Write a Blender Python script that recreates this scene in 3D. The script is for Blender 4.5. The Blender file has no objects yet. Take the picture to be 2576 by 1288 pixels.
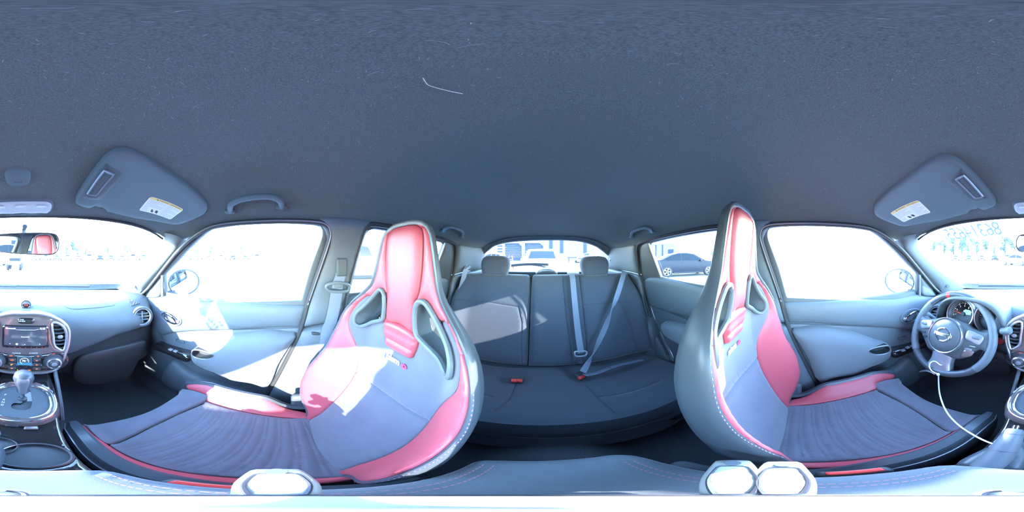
import bpy, math, random
import numpy as np
from mathutils import Vector, Matrix
from mathutils.geometry import delaunay_2d_cdt
random.seed(7)
rng = np.random.default_rng(7)
SC = bpy.context.scene
COL = SC.collection
PI = math.pi
R = math.radians
# ------------------------------------------------------------------ camera, sky, sun, exposure
# car frame: +Y car front, +X car right, z = 0 at the height of the lens, ground at z = -1.24
CX, FWD = 0.023, 80.0
GROUND = -1.24
cam_d = bpy.data.cameras.new('camera')
cam_d.type = 'PANO'
try:
    cam_d.panorama_type = 'EQUIRECTANGULAR'
except Exception:
    cam_d.cycles.panorama_type = 'EQUIRECTANGULAR'
cam_d.clip_start = 0.005
cam = bpy.data.objects.new('camera', cam_d)
COL.objects.link(cam)
cam.location = (CX, 0, 0)
cam.rotation_euler = (PI / 2, 0, -(1288 - FWD) / 2576 * 2 * PI)
SC.camera = cam

SUNV = Vector((-1.26, 0.30, 0.50)).normalized()
world = bpy.data.worlds.new('sky')
SC.world = world
world.use_nodes = True
wn = world.node_tree.nodes
wn.clear()
w_out = wn.new('ShaderNodeOutputWorld')
w_bg = wn.new('ShaderNodeBackground')
w_sky = wn.new('ShaderNodeTexSky')
w_sky.sky_type = 'NISHITA'
w_sky.sun_disc = False
w_sky.sun_elevation = R(20)
w_sky.sun_rotation = math.atan2(SUNV.x, SUNV.y)
w_sky.air_density = 1.0
w_sky.dust_density = 0.1
w_sky.ozone_density = 3.0
w_bg.inputs['Strength'].default_value = 1.1
world.node_tree.links.new(w_sky.outputs['Color'], w_bg.inputs['Color'])
world.node_tree.links.new(w_bg.outputs['Background'], w_out.inputs['Surface'])
sun_d = bpy.data.lights.new('sun', 'SUN')
sun_d.energy = 4.2
sun_d.angle = R(0.53)
sun_d.color = (1.0, 0.97, 0.93)
sun = bpy.data.objects.new('sun', sun_d)
COL.objects.link(sun)
sun.location = (-20, 4, 12)
sun.rotation_euler = SUNV.to_track_quat('Z', 'Y').to_euler()
vs = SC.view_settings
vs.view_transform = 'Standard'
vs.look = 'None'
vs.exposure = 2.85
vs.gamma = 1.0
vs.use_curve_mapping = False
SC.cycles.max_bounces = 10
SC.cycles.diffuse_bounces = 6
SC.cycles.transparent_max_bounces = 12

# ------------------------------------------------------------------ pixel rays: where a seen point lies on a known surface
def ray(x, y):
    a = (x - FWD) / 2576 * 2 * PI
    e = (644 - y) / 1288 * PI
    return Vector((math.sin(a) * math.cos(e), math.cos(a) * math.cos(e), math.sin(e)))
CAM = Vector((CX, 0, 0))
def onP(x, y, p, n):
    d = ray(x, y); n = Vector(n)
    return CAM + d * ((Vector(p) - CAM).dot(n) / d.dot(n))
def onX(x, y, X): return onP(x, y, (X, 0, 0), (1, 0, 0))
def onY(x, y, Y): return onP(x, y, (0, Y, 0), (0, 1, 0))
def onZ(x, y, Z): return onP(x, y, (0, 0, Z), (0, 0, 1))
SILL = -0.187
def wall_x(z, k=0.0):
    return (0.608 - 0.30 * z if z > SILL else 0.6641) + k
def pd(x, y, h=0.0, s=1):
    """pixel -> (Y, z) on the car's side surface, h metres in from it"""
    p = onP(x, y, (s * (0.608 - h), 0, 0), (s * 1, 0, 0.30))
    if p.z < SILL:
        p = onX(x, y, s * (0.6641 - h))
    return (p.y, p.z)
def glass_y(X, z): return 0.5 + (0.125 - z) * 1.62 - 0.22 * X * X
def onGlass(x, y):
    d = ray(x, y); t = 0.6
    for _ in range(40):
        p = CAM + d * t
        f = p.y - glass_y(p.x, p.z)
        p2 = CAM + d * (t + 1e-4)
        g = (p2.y - glass_y(p2.x, p2.z) - f) / 1e-4
        t -= f / g
    return CAM + d * t

# ------------------------------------------------------------------ materials
MATS = {}
def mat(name, col=(.5, .5, .5), rough=.5, metal=0., noise=None, bump=0., bscale=200., spec=.5, emit=None, estr=1., coat=0., sheen=0., bdist=.002, second=None, stretch=None):
    """procedural principled material: noise = (scale, amount) varies the colour, bump adds grain"""
    m = bpy.data.materials.new(name); m.use_nodes = True
    nt = m.node_tree; b = nt.nodes['Principled BSDF']
    b.inputs['Base Color'].default_value = (*col, 1)
    b.inputs['Roughness'].default_value = rough
    b.inputs['Metallic'].default_value = metal
    b.inputs['Specular IOR Level'].default_value = spec
    if coat: b.inputs['Coat Weight'].default_value = coat; b.inputs['Coat Roughness'].default_value = .05
    if sheen: b.inputs['Sheen Weight'].default_value = sheen; b.inputs['Sheen Roughness'].default_value = .4
    if emit:
        b.inputs['Emission Color'].default_value = (*emit, 1); b.inputs['Emission Strength'].default_value = estr
    co = None
    if noise or bump:
        tc = nt.nodes.new('ShaderNodeTexCoord'); co = tc.outputs['Object']
        if stretch:
            mp = nt.nodes.new('ShaderNodeMapping'); mp.inputs['Scale'].default_value = stretch
            nt.links.new(co, mp.inputs['Vector']); co = mp.outputs['Vector']
    if noise:
        n = nt.nodes.new('ShaderNodeTexNoise'); n.inputs['Scale'].default_value = noise[0]; n.inputs['Detail'].default_value = 4
        nt.links.new(co, n.inputs['Vector'])
        mx = nt.nodes.new('ShaderNodeMix'); mx.data_type = 'RGBA'
        a = noise[1]
        mx.inputs[6].default_value = (*[c * (1 - a) for c in col], 1)
        mx.inputs[7].default_value = (*(second or [min(1, c * (1 + a)) for c in col]), 1)
        nt.links.new(n.outputs['Fac'], mx.inputs[0]); nt.links.new(mx.outputs[2], b.inputs['Base Color'])
    if bump:
        n2 = nt.nodes.new('ShaderNodeTexNoise'); n2.inputs['Scale'].default_value = bscale; n2.inputs['Detail'].default_value = 3
        nt.links.new(co, n2.inputs['Vector'])
        bp = nt.nodes.new('ShaderNodeBump'); bp.inputs['Strength'].default_value = bump; bp.inputs['Distance'].default_value = bdist
        nt.links.new(n2.outputs['Fac'], bp.inputs['Height']); nt.links.new(bp.outputs['Normal'], b.inputs['Normal'])
    MATS[name] = m
    return m
def glass_mat(name, tint, refl=.06, rough=0.):
    m = bpy.data.materials.new(name); m.use_nodes = True
    nt = m.node_tree; nt.nodes.clear()
    o = nt.nodes.new('ShaderNodeOutputMaterial'); mix = nt.nodes.new('ShaderNodeMixShader')
    t = nt.nodes.new('ShaderNodeBsdfTransparent'); g = nt.nodes.new('ShaderNodeBsdfGlossy')
    t.inputs['Color'].default_value = (*tint, 1); g.inputs['Roughness'].default_value = rough
    lw = nt.nodes.new('ShaderNodeLayerWeight'); lw.inputs['Blend'].default_value = .5
    pw_ = nt.nodes.new('ShaderNodeMath'); pw_.operation = 'POWER'; pw_.inputs[1].default_value = 4
    ma = nt.nodes.new('ShaderNodeMath'); ma.operation = 'MULTIPLY_ADD'; ma.inputs[1].default_value = .55; ma.inputs[2].default_value = refl * .5
    nt.links.new(lw.outputs['Facing'], pw_.inputs[0]); nt.links.new(pw_.outputs[0], ma.inputs[0])
    nt.links.new(ma.outputs[0], mix.inputs[0]); nt.links.new(t.outputs[0], mix.inputs[1]); nt.links.new(g.outputs[0], mix.inputs[2])
    nt.links.new(mix.outputs[0], o.inputs['Surface'])
    MATS[name] = m
    return m
M = MATS
mat('headliner', (.138, .162, .158), .95, noise=(700, .7), bump=.9, bscale=420, bdist=.0025, spec=.1)
mat('visor_vinyl', (.125, .165, .18), .6, bump=.25, bscale=900, spec=.35)
mat('plastic', (.072, .088, .10), .5, bump=.25, bscale=1400, noise=(30, .08))
mat('plastic_dark', (.045, .052, .058), .45, bump=.2, bscale=900)
mat('plastic_grey', (.115, .14, .16), .5, bump=.2, bscale=1200, noise=(20, .06))
mat('pillar', (.12, .14, .155), .65, bump=.25, bscale=900, noise=(40, .06))
mat('door_trim', (.105, .128, .145), .55, bump=.25, bscale=1200)
mat('door_cloth', (.16, .185, .205), .9, bump=.4, bscale=1500, sheen=.3, spec=.2)
mat('rubber', (.035, .035, .037), .6)
mat('carpet', (.07, .08, .088), 1., noise=(300, .5), bump=.8, bscale=300, spec=.1)
mat('suede', (.135, .14, .17), .95, noise=(18, .16), bump=.25, bscale=1600, sheen=.5, spec=.15)
mat('leather_red', (.46, .078, .098), .42, bump=.3, bscale=500, bdist=.001, noise=(6, .06))
mat('leather_black', (.058, .072, .086), .38, bump=.2, bscale=420, bdist=.001)
mat('cloth', (.068, .080, .098), .95, noise=(1200, .3), bump=.5, bscale=900, sheen=.35, spec=.15)
mat('cloth_arm', (.14, .16, .18), .95, noise=(1200, .25), bump=.12, bscale=1300, sheen=.4, spec=.15)
mat('stitch', (.45, .17, .22), .7)
mat('stitch_grey', (.35, .37, .42), .8)
mat('silver', (.55, .57, .6), .28, metal=.9)
mat('satin', (.33, .36, .40), .35, metal=.6)
mat('chrome', (.85, .86, .88), .06, metal=1.)
mat('gunmetal', (.16, .13, .125), .22, metal=.3, coat=.8, noise=(60, .1))
mat('piano', (.018, .017, .018), .08, coat=1.)
mat('gloss_grey', (.10, .10, .11), .15, coat=.8)
mat('belt', (.17, .20, .25), .6, bump=.5, bscale=300, stretch=(6, 1, 1))
mat('red_plastic', (.75, .06, .05), .35)
mat('red_emit', (.5, .03, .02), .4, emit=(1, .1, .03), estr=.12)
mat('orange_emit', (.6, .1, .02), .4, emit=(1, .22, .04), estr=.16)
mat('yellow_emit', (.6, .4, .02), .4, emit=(1, .7, .05), estr=.16)
mat('screen', (.02, .025, .035), .08, emit=(.10, .14, .24), estr=.10, coat=.5)
mat('screen_blue', (.02, .05, .09), .1, emit=(.05, .28, .55), estr=.16)
mat('screen_dark', (.03, .045, .06), .1, emit=(.16, .24, .30), estr=.05)
mat('screen_white', (.8, .85, .9), .3, emit=(.9, .95, 1), estr=.16)
mat('print_white', (.82, .84, .86), .5)
mat('print_dark', (.06, .065, .07), .6)
mat('print_grey', (.45, .47, .5), .6)
mat('print_red', (.8, .05, .12), .5)
mat('print_yellow', (.85, .6, .16), .5)
mat('paper', (.86, .87, .88), .6)
mat('white_cord', (.85, .86, .86), .5)
mat('stand_white', (.50, .515, .46), .45, noise=(60, .06))
mat('stand_dark', (.09, .09, .11), .4)
mat('lamp_lens', (.58, .62, .66), .25, bump=.3, bscale=600)
mat('mirror', (.92, .94, .95), .01, metal=1.)
mat('grease', (.17, .26, .22), .9, spec=.1)
def film_mat(name, col, fac):
    m = bpy.data.materials.new(name); m.use_nodes = True; nt = m.node_tree; nt.nodes.clear()
    o = nt.nodes.new('ShaderNodeOutputMaterial'); mix = nt.nodes.new('ShaderNodeMixShader'); t = nt.nodes.new('ShaderNodeBsdfTranslucent'); d = nt.nodes.new('ShaderNodeBsdfDiffuse')
    t.inputs['Color'].default_value = (.16, .24, .21, 1)
    d.inputs['Color'].default_value = (*col, 1); mix.inputs[0].default_value = fac
    nt.links.new(t.outputs[0], mix.inputs[1]); nt.links.new(d.outputs[0], mix.inputs[2]); nt.links.new(mix.outputs[0], o.inputs['Surface']); MATS[name] = m
film_mat('grease_film', (.42, .56, .50), .965)
mat('lint', (.42, .45, .46), .9)
mat('hair', (.72, .66, .58), .6)
mat('tan_light', (.45, .43, .38), .7)
glass_mat('glass', (.95, .975, .965))
glass_mat('glass_tint', (.80, .84, .84))
glass_mat('gauge_glass', (.96, .97, .97))

# ------------------------------------------------------------------ object helpers
ORI = {}
def _props(o, label=None, cat=None, group=None, kind=None):
    if label: o['label'] = label
    if cat: o['category'] = cat
    if group: o['group'] = group
    if kind: o['kind'] = kind
    return o
def thing(name, label, cat, loc=(0, 0, 0), group=None, kind=None):
    e = bpy.data.objects.new(name, None); COL.objects.link(e)
    e.location = loc; e.empty_display_size = .05
    ORI[e] = Vector(loc)
    return _props(e, label, cat, group, kind)
def obj(name, verts, faces, material, parent=None, smooth=True, sharp=40, mods=(), uv=None):
    """link one mesh object; verts are in the car frame"""
    V = [Vector(v) for v in verts]
    if parent is not None:
        off = ORI[parent]
    else:
        zs = min(v.z for v in V); off = sum(V, Vector()) / len(V); off = Vector((off.x, off.y, zs))
    me = bpy.data.meshes.new(name)
    me.from_pydata([v - off for v in V], [], [list(f) for f in faces])
    me.validate()
    if smooth:
        me.polygons.foreach_set('use_smooth', [True] * len(me.polygons))
        me.set_sharp_from_angle(angle=R(sharp))
    me.materials.append(M[material] if isinstance(material, str) else material)
    o = bpy.data.objects.new(name, me); COL.objects.link(o)
    if parent is not None:
        o.parent = parent; ORI[o] = off
    else:
        o.location = off; ORI[o] = off
    for md in mods:
        if md[0] == 'bevel':
            x = o.modifiers.new('bevel', 'BEVEL'); x.width = md[1]; x.segments = md[2] if len(md) > 2 else 3
            x.limit_method = 'ANGLE'; x.angle_limit = R(30); x.harden_normals = False
        elif md[0] == 'subsurf':
            x = o.modifiers.new('subsurf', 'SUBSURF'); x.levels = md[1]; x.render_levels = md[1]
        elif md[0] == 'solid':
            x = o.modifiers.new('solid', 'SOLIDIFY'); x.thickness = md[1]; x.offset = md[2] if len(md) > 2 else -1
    return o
def fix_normals(o):
    import bmesh
    bm = bmesh.new(); bm.from_mesh(o.data)
    bmesh.ops.recalc_face_normals(bm, faces=bm.faces)
    bm.to_mesh(o.data); bm.free()
    return o
def grid_faces(nu, nv, cu=False, cv=False, base=0):
    F = []
    for i in range(nu if cu else nu - 1):
        for j in range(nv if cv else nv - 1):
            a = i * nv + j; b = ((i + 1) % nu) * nv + j
            c = ((i + 1) % nu) * nv + (j + 1) % nv; d = i * nv + (j + 1) % nv
            F.append((base + a, base + b, base + c, base + d))
    return F
def loft(name, rings, material, parent=None, closed=True, cap=True, closed_path=False, **k):
    n = len(rings[0]); V = [p for r in rings for p in r]
    F = grid_faces(len(rings), n, closed_path, closed)
    if cap and closed and not closed_path:
        F.append(tuple(range(n))[::-1]); F.append(tuple((len(rings) - 1) * n + i for i in range(n)))
    o = obj(name, V, F, material, parent, **k)
    return fix_normals(o)
def sp(pts, n=6, closed=True):
    """Catmull-Rom through the points (a point given twice makes a corner)"""
    P = [Vector(p) for p in pts]; m = len(P); out = []
    for i in range(m if closed else m - 1):
        p0 = P[(i - 1) % m] if closed or i > 0 else P[0]
        p1 = P[i]; p2 = P[(i + 1) % m]
        p3 = P[(i + 2) % m] if closed or i + 2 < m else P[m - 1]
        if (p2 - p1).length < 1e-7: continue
        for j in range(n):
            t = j / n; t2 = t * t; t3 = t2 * t
            out.append(.5 * ((2 * p1) + (p2 - p0) * t + (2 * p0 - 5 * p1 + 4 * p2 - p3) * t2 + (3 * p1 - p0 - 3 * p2 + p3) * t3))
    if not closed: out.append(P[-1])
    return out
def resample(pts, step, closed=True):
    P = [Vector(p) for p in pts]
    if closed: P = P + [P[0]]
    L = [0.]
    for a, b in zip(P, P[1:]): L.append(L[-1] + (b - a).length)
    n = max(3, int(round(L[-1] / step))); out = []; j = 0
    for i in range(n if closed else n + 1):
        s = L[-1] * i / n
        while j < len(L) - 2 and L[j + 1] < s: j += 1
        t = (s - L[j]) / max(1e-9, L[j + 1] - L[j]); out.append(P[j].lerp(P[j + 1], min(1, t)))
    return out
def inpoly(px_, py_, poly):
    x = np.asarray(px_)[..., None]; y = np.asarray(py_)[..., None]
    A = np.asarray(poly); B = np.roll(A, -1, 0)
    c = ((A[:, 1] > y) != (B[:, 1] > y)) & (x < (B[:, 0] - A[:, 0]) * (y - A[:, 1]) / (B[:, 1] - A[:, 1] + 1e-15) + A[:, 0])
    return (c.sum(-1) % 2) == 1
def segdist(P, A, B):
    P = np.asarray(P)[:, None, :]; d = B - A; L = (d * d).sum(-1) + 1e-15
    t = np.clip(((P - A) * d).sum(-1) / L, 0, 1)
    q = A + d * t[..., None]
    return np.sqrt(((P - q) ** 2).sum(-1)).min(1)
def patch(name, outline, fmap, material, parent=None, exclude=(), res=.02, puff=.0, pw=.02, base=0., skirt=.0, step=None, extra=None, hfun=None, outer=False, smooth=True, sharp=50, mods=(), flip=False):
    """a padded panel: 2D outline (minus the excluded outlines) filled with triangles and carried onto a surface by fmap(u, v, h)"""
    step = step or res * .6
    polys = [np.array([(p[0], p[1]) for p in resample([Vector((q[0], q[1])) for q in pl], step)]) for pl in [outline, *exclude]]
    O = polys[0]
    pts = []; edges = []
    for pl in polys:
        b = len(pts); n = len(pl)
        pts += [tuple(p) for p in pl]; edges += [(b + i, b + (i + 1) % n) for i in range(n)]
    segA = np.concatenate([pl for pl in polys]); segB = np.concatenate([np.roll(pl, -1, 0) for pl in polys])
    cand = []
    lo, hi = O.min(0), O.max(0)
    gx = np.arange(lo[0], hi[0] + res, res); gy = np.arange(lo[1], hi[1] + res, res)
    for i, y in enumerate(gy):
        for x in gx: cand.append((x + (res / 2 if i % 2 else 0), y, res * .45))
    if puff:
        for pl in polys:
            t = np.roll(pl, -1, 0) - np.roll(pl, 1, 0); t /= np.linalg.norm(t, axis=1)[:, None] + 1e-12
            nn = np.stack([-t[:, 1], t[:, 0]], 1)
            for f in (.12, .4):
                for sg in (-1, 1):
                    for p in pl + nn * (sg * f * pw): cand.append((p[0], p[1], f * pw * .85))
    if extra is not None:
        cand += [(p[0], p[1], 1e-4) for p in extra]
    c = np.array(cand)
    ok = inpoly(c[:, 0], c[:, 1], O)
    for pl in polys[1:]: ok &= ~inpoly(c[:, 0], c[:, 1], pl)
    c = c[ok]
    if len(c):
        d = np.concatenate([segdist(c[i:i + 2000, :2], segA, segB) for i in range(0, len(c), 2000)])
        c = c[d > c[:, 2]]
        pts += [(p[0], p[1]) for p in c]
    r = delaunay_2d_cdt([Vector(p) for p in pts], edges, [], 0, 1e-6)
    V2 = np.array([(v[0], v[1]) for v in r[0]]); F = np.array([f for f in r[2] if len(f) == 3])
    cen = V2[F].mean(1)
    keep = inpoly(cen[:, 0], cen[:, 1], O)
    for pl in polys[1:]: keep &= ~inpoly(cen[:, 0], cen[:, 1], pl)
    F = F[keep]
    ec = {}
    for f in F:
        for a, b in ((f[0], f[1]), (f[1], f[2]), (f[2], f[0])):
            ec[(min(a, b), max(a, b))] = ec.get((min(a, b), max(a, b)), 0) + 1
    be = [e for e, n in ec.items() if n == 1]
    used = np.unique(F); remap = -np.ones(len(V2), int); remap[used] = np.arange(len(used))
    V2 = V2[used]; F = remap[F]
    bs = set(); oriented = {}
    for f in F:
        for a, b in ((f[0], f[1]), (f[1], f[2]), (f[2], f[0])): oriented[(a, b)] = True
    bedge = [(remap[a], remap[b]) for a, b in be]
    for a, b in bedge: bs.add(a); bs.add(b)
    h = np.full(len(V2), base, float)
    if puff or hfun:
        A = V2[[e[0] for e in bedge]]; B = V2[[e[1] for e in bedge]]
        if outer: A, B = O, np.roll(O, -1, 0)
        dist = np.concatenate([segdist(V2[i:i + 2000], A, B) for i in range(0, len(V2), 2000)])
        t = np.clip(dist / pw, 0, 1)
        h = h + puff * np.sqrt(np.clip(1 - (1 - t) ** 2, 0, 1))
        if hfun: h = h + np.array([hfun(p[0], p[1], dd) for p, dd in zip(V2, dist)])
    VV = [Vector(fmap(p[0], p[1], hh)) for p, hh in zip(V2, h)]
    FF = [tuple(int(i) for i in f) for f in F]
    if skirt:
        bm = {}
        for v in bs:
            bm[v] = len(VV); VV.append(Vector(fmap(V2[v][0], V2[v][1], base - skirt)))
        for a, b in bedge:
            if (a, b) not in oriented: a, b = b, a
            FF.append((int(b), int(a), bm[a], bm[b]))
    if flip: FF = [f[::-1] for f in FF]
    return obj(name, VV, FF, material, parent, smooth=smooth, sharp=sharp, mods=mods)
def frames(P, closed=False, up=None):
    n = len(P); T = []
    for i in range(n):
        a = P[(i - 1) % n] if closed or i > 0 else P[0]; b = P[(i + 1) % n] if closed or i < n - 1 else P[-1]
        T.append((b - a).normalized())
    u = Vector(up) if up is not None else (Vector((0, 0, 1)) if abs(T[0].z) < .9 else Vector((1, 0, 0)))
    out = []; N = (u - T[0] * u.dot(T[0])).normalized()
    for i in range(n):
        if up is not None and i: N = Vector(up)
        N = (N - T[i] * N.dot(T[i])).normalized()
        out.append((T[i], N, T[i].cross(N)))
    return out
def tube(name, pts, r, material, parent=None, closed=False, n=8, flat=1., up=None, cap=True, **k):
    """sweep an ellipse (r across, r*flat along up) along the points; r may be a list"""
    P = [Vector(p) for p in pts]; fr = frames(P, closed, up); rings = []
    for i, p in enumerate(P):
        rr = r[i] if isinstance(r, (list, tuple)) else r
        rings.append([p + fr[i][2] * (math.cos(2 * PI * j / n) * rr) + fr[i][1] * (math.sin(2 * PI * j / n) * rr * flat) for j in range(n)])
    return loft(name, rings, material, parent, closed_path=closed, cap=cap, **k)
def ribbon(name, pts, w, material, parent=None, ups=None, th=.0015, **k):
    """a strap: pts centre line, ups = side directions"""
    P = [Vector(p) for p in pts]; rings = []; n = len(P)
    for i in range(n):
        T = (P[min(n - 1, i + 1)] - P[max(0, i - 1)]).normalized()
        S = Vector(ups[i]); S = (S - T * S.dot(T)).normalized(); N = T.cross(S)
        ww = w[i] if isinstance(w, (list, tuple)) else w
        rings.append([P[i] - S * ww / 2 - N * th, P[i] + S * ww / 2 - N * th, P[i] + S * ww / 2 + N * th, P[i] - S * ww / 2 + N * th])
    return loft(name, rings, material, parent, **k)
def basis(ax, up=(0, 0, 1)):
    n = Vector(ax).normalized(); u = Vector(up)
    if abs(u.dot(n)) > .95: u = Vector((0, 1, 0))
    x = u.cross(n).normalized(); y = n.cross(x)
    return x, y, n
def lathe(name, c, ax, prof, material, parent=None, n=28, up=(0, 0, 1), sx=1., sy=1., cap=True, **k):
    """prof = [(radius, height along the axis)]"""
    x, y, z = basis(ax, up); c = Vector(c); rings = []
    for r, hgt in prof:
        rings.append([c + x * (r * sx * math.cos(2 * PI * j / n)) + y * (r * sy * math.sin(2 * PI * j / n)) + z * hgt for j in range(n)])
    return loft(name, rings, material, parent, cap=cap, **k)
def box(name, c, size, material, parent=None, rot=None, bevel=.003, axes=None, **k):
    x, y, z = axes if axes else (Vector((1, 0, 0)), Vector((0, 1, 0)), Vector((0, 0, 1)))
    if rot:
        q = Matrix.Rotation(rot[2], 3, 'Z') @ Matrix.Rotation(rot[1], 3, 'Y') @ Matrix.Rotation(rot[0], 3, 'X'); x, y, z = q @ x, q @ y, q @ z
    c = Vector(c); V = []
    for sz in (-1, 1):
        for sx, sy in ((-1, -1), (1, -1), (1, 1), (-1, 1)):
            V.append(c + x * (sx * size[0] / 2) + y * (sy * size[1] / 2) + z * (sz * size[2] / 2))
    F = [(3, 2, 1, 0), (4, 5, 6, 7), (0, 1, 5, 4), (1, 2, 6, 5), (2, 3, 7, 6), (3, 0, 4, 7)]
    return fix_normals(obj(name, V, F, material, parent, mods=[('bevel', bevel, 3)] if bevel else (), **k))
def plate(name, poly, fmap, thick, material, parent=None, bevel=.0, **k):
    """flat polygon of some thickness on a surface: front at h=thick, back at 0"""
    n = len(poly); V = [Vector(fmap(p[0], p[1], 0)) for p in poly] + [Vector(fmap(p[0], p[1], thick)) for p in poly]
    F = [tuple(range(n))[::-1], tuple(range(n, 2 * n))] + [(i, (i + 1) % n, n + (i + 1) % n, n + i) for i in range(n)]
    return fix_normals(obj(name, V, F, material, parent, mods=[('bevel', bevel, 2)] if bevel else (), sharp=35, **k))
def plane_map(o, x, y):
    o = Vector(o); x = Vector(x).normalized(); y = Vector(y); y = (y - x * y.dot(x)).normalized(); n = x.cross(y)
    return lambda u, v, h=0.: o + x * u + y * v + n * h
def rrect(w, h, r, cx=0, cy=0, n=5):
    out = []
    for k, (sx, sy) in enumerate(((1, 1), (-1, 1), (-1, -1), (1, -1))):
        for i in range(n + 1):
            a = k * PI / 2 + i / n * PI / 2
            out.append((cx + sx * (w / 2 - r) + r * math.cos(a), cy + sy * (h / 2 - r) + r * math.sin(a)))
    return out
def ell(rx, ry, cx=0, cy=0, n=32):
    return [(cx + rx * math.cos(2 * PI * i / n), cy + ry * math.sin(2 * PI * i / n)) for i in range(n)]
def text(name, s, fmap, size, material, parent=None, at=(0, 0), align='CENTER', h=.0006, extr=.0002, shear=0., sx=1., bold=0., tracking=1., fwarp=None):
    cu = bpy.data.curves.new('t', 'FONT'); cu.body = s; cu.size = size; cu.align_x = align; cu.align_y = 'CENTER'
    cu.shear = shear; cu.offset = bold; cu.space_character = tracking; cu.resolution_u = 3
    to = bpy.data.objects.new('t', cu); COL.objects.link(to)
    dg = bpy.context.evaluated_depsgraph_get()
    me = bpy.data.meshes.new_from_object(to.evaluated_get(dg))
    V = [fmap(at[0] + v.co.x * sx, at[1] + v.co.y, h) for v in me.vertices]; F = [tuple(p.vertices) for p in me.polygons]
    bpy.data.objects.remove(to); bpy.data.curves.remove(cu); bpy.data.meshes.remove(me)
    return obj(name, V, F, material, parent, smooth=False)
def lerp_tab(tab, x):
    tab = sorted(tab); xs = [t[0] for t in tab]
    return [float(np.interp(x, xs, [t[i] for t in tab])) for i in range(1, len(tab[0]))]
def sstep(a, b, x):
    t = min(1, max(0, (x - a) / (b - a))); return t * t * (3 - 2 * t)
def copy_tree(o, parent=None):
    c = o.copy(); COL.objects.link(c); c.parent = parent
    for ch in [q for q in bpy.data.objects if q.parent == o]: copy_tree(ch, c)
    return c
# ================================================================== THE SETTING: cabin shell
def st(name, label):
    return thing(name, label, None, (0, 0, 0), kind='structure')
def tagst(o, label):
    o['kind'] = 'structure'; o['label'] = label
    return o
# ---------------------------------------------------------------- ceiling (headliner)
ZC = [(.49, .127), (.45, .150), (.36, .186), (.27, .218), (.15, .248), (0, .265), (-.3, .268), (-.7, .25), (-1.0, .205), (-1.23, .14)]
ZE = [(.49, .060, .60), (.44, .075, .60), (.38, .085, .592), (.30, .107, .58), (.17, .118, .576), (0, .121, .575), (-.345, .114, .576), (-.8, .085, .58), (-1.0, .06, .575), (-1.23, .03, .56)]
def Hc(X, Y):
    zc = lerp_tab(ZC, Y)[0]; ze, xe = lerp_tab(ZE, Y)
    return ze + (zc - ze) * (1 - min(1.2, abs(X) / xe) ** 4)
ys = sorted(set(list(np.linspace(.49, .30, 9)) + list(np.linspace(.30, -1.23, 34))), reverse=True)
us = list(np.linspace(-1, 1, 41))
V = []
for Y in ys:
    ze, xe = lerp_tab(ZE, Y)
    V.append((-(xe + .03), Y, ze - .001))
    for u in us:
        V.append((u * xe, Y, Hc(u * xe, Y)))
    V.append(((xe + .03), Y, ze - .001))
head = obj('ceiling', V, grid_faces(len(ys), 43), 'headliner', mods=[('solid', .012, 1)])
tagst(head, 'charcoal woven headliner dotted with lint over the whole cabin')
# lint on the headliner: nobody could count it
V = []; F = []
for i in range(1500):
    x = rng.uniform(-.5, .5); y = rng.uniform(-.75, .47); L = rng.uniform(.0015, .006) * (1 + (rng.random() < .08) * 2.)
    a = rng.uniform(0, 2 * PI); c = rng.uniform(-260, 260) * .6; w = .00016; p = Vector((x, y)); b = len(V); n = 6
    for j in range(n):
        t = Vector((math.cos(a), math.sin(a))); q = Vector((-t.y, t.x)) * w
        for sg in (-1, 1):
            e = p + q * sg; V.append((e.x, e.y, Hc(e.x, e.y) - .0012 - .0006 * math.sin(j)))
        p = p + t * (L / n); a += c * L / n
    for j in range(n - 1):
        F.append((b + 2 * j, b + 2 * j + 1, b + 2 * j + 3, b + 2 * j + 2))
o = obj('lint', V, F, 'lint', head); o['kind'] = 'stuff'
hp = []
for (x, y) in sp([(1064, 196), (1070, 206), (1078, 214), (1098, 221), (1130, 229), (1164, 236)], 4, False):
    d = ray(x, y); t = .3
    for _ in range(30):
        p = CAM + d * t; t += (Hc(p.x, p.y) - .003 - p.z) / max(.2, d.z)
    hp.append(CAM + d * t)
o = tube('hair', hp, .0006, 'hair', n=5)
_props(o, 'long pale bent hair stuck to the dark headliner', 'hair')

# ---------------------------------------------------------------- floor and firewall
xs = np.linspace(-.70, .70, 29); yy = np.linspace(-1.55, 1.12, 40); V = []
for y in yy:
    for x in xs:
        z = -.93 + .16 * math.exp(-(x / .13) ** 4) * sstep(-1.2, -.2, y) + sstep(.78, 1.12, y) * .42 + .10 * sstep(-.5, -.75, y) + .05 * sstep(.60, .66, abs(x))
        V.append((x, y, z))
tagst(obj('floor', V, grid_faces(len(yy), len(xs)), 'carpet'), 'black carpeted cabin floor rising over the centre tunnel')
tagst(patch('wall_front', [(-.72, -.95), (.72, -.95), (.72, -.25), (-.72, -.25)], lambda u, v, h: (u, 1.13 + (v + .6) * -.05, v), 'carpet', res=.2), 'black carpeted firewall behind the dashboard')

# ---------------------------------------------------------------- windshield
V = []; gx = np.linspace(-.70, .70, 25); gz = np.linspace(-.30, .145, 17)
for z in gz:
    for x in gx: V.append((x, glass_y(x, z) + .012, z))
w1 = st('window_1', 'windshield with a stock number written in reverse across its driver side')
obj('pane', V, grid_faces(len(gz), len(gx)), 'glass', w1)
gp = [tuple(onGlass(x, y)) for x, y in [(285, 731), (240, 730), (160, 731), (80, 732), (0, 731), (-80, 730), (-130, 728), (-155, 727)]]
tube('gasket', sp([Vector(p) + Vector((0, .004, 0)) for p in gp], 4, False), .006, 'rubber', w1)
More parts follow.
